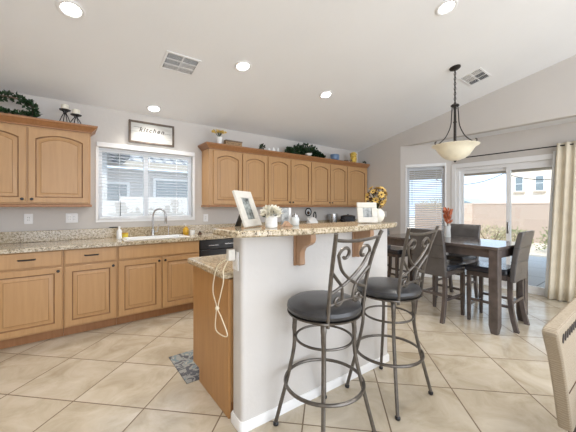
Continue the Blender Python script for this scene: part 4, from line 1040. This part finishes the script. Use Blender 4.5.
for _ in range(120):
    a = random.uniform(0, 2*pi); r_ = random.uniform(0, .095); mb.leaf((r_*cos(a), r_*sin(a), .165 + random.uniform(0, .03)), (cos(a), sin(a), .5), .03, .022)
mb.build('blossoms', 'gold', pf, smooth=False)
wb_ = thing('rustic_box', 'low rustic brown box beside the pot of yellow flowers', 'box', (2.10, 4.20, CTZ))
MB().box(-.14, .14, -.04, .04, 0, .088).build('box_body', 'wicker_box', wb_, bev=.003)
MB().box(-.145, .145, -.045, -.0405, .066, .088).build('rim_strip', 'bark', wb_)
leafy('small_plant', 'tiny dark green plant on the cabinets between the box and white ornaments', 'plant', (2.60, 4.15, CTZ), [((0, 0, .04), .035), ((.02, 0, .06), .03)], 90, ln=.035, wd=.02)
for i, (x, hh_, w0) in enumerate(((2.74, .05, .035), (2.83, .07, .045), (2.93, .075, .04))):
    r = thing('white_ornament', ('smallest white blocky ornament, nearest the tiny plant', 'middle one of the three white blocky ornaments on the cabinets', 'tallest of three white blocky ornaments, nearest the trailing ivy')[i], 'ornament', (x, 4.14, CTZ), radians(15*i), group='white ornaments on the cabinets')
    MB().box(-w0, w0*.9, -.012, .012, 0, .012).build('base', 'cream', r, bev=.002)
    MB().prism([(-w0*.8, .0125), (w0*.8, .0125), (w0*.5, hh_*.7), (w0*.1, hh_), (-w0*.5, hh_*.85)], -.01, .01, 'y').build('figure', 'white_gloss', r, bev=.002)
leafy('ivy_plant', 'large dark trailing ivy on the cabinets above the bar', 'plant', (3.62, 4.28, CTZ + .010), [((-.38, -.05, .05), .06), ((-.22, -.03, .08), .08), ((-.08, 0, .12), .09), ((.08, 0, .14), .10), ((.2, -.02, .12), .09), ((.3, -.03, .07), .07), ((.42, -.05, .03), .05), ((0, -.06, .06), .08)], 950, ln=.055, wd=.04)
r = thing('bowl', 'small white bowl in front of the trailing ivy', 'bowl', (3.60, 4.11, CTZ + .001)); MB().lathe([(.03, 0), (.05, .01), (.072, .04), (.068, .04), (.045, .014), (0, .01)], 22).build('bowl_body', 'white_gloss', r)
r = thing('blue_pot', 'round blue pot on the cabinets near the right wall', 'pot', (4.36, 4.17, CTZ)); MB().lathe([(.07, 0), (.09, .02), (.095, .10), (.088, .115), (.08, .115), (.08, .02), (0, .015)], 24).build('pot_body', 'blue_pot', r)
r = thing('yellow_flower_jar', 'tall yellow-gold decorated jar on the corner cabinet', 'jar', (4.93, 4.17, CTZ))
prof = [(.055, 0)]
for k in range(4): prof += [(.062, .02 + k*.05), (.072, .04 + k*.05), (.060, .062 + k*.05)]
MB().lathe(prof + [(.04, .225), (0, .226)], 20).build('body', 'gold', r)
mb = MB()
for k in range(40):
    a = random.uniform(0, 2*pi); z = random.uniform(.02, .2); mb.leaf((.066*cos(a), .066*sin(a), z), (cos(a), sin(a), .8), .03, .02)
mb.build('relief', 'yellow', r, smooth=False)
r = thing('dark_leaf_garland', 'low dark twig garland at the foot of the yellow jar', 'garland', (4.72, 4.12, CTZ)); mb = MB()
for k in range(40): x = random.uniform(-.10, .08); mb.leaf((x, random.uniform(-.02, .02), .006), (random.uniform(-1, 1), random.uniform(-.3, .3), .25), .05, .016)
mb.build('twigs', 'bark', r, smooth=False)
leafy('small_plant', 'tiny dark plant at the right end of the wall cabinets', 'plant', (5.25, 4.13, CTZ), [((0, 0, .025), .03)], 50, ln=.03, wd=.015)
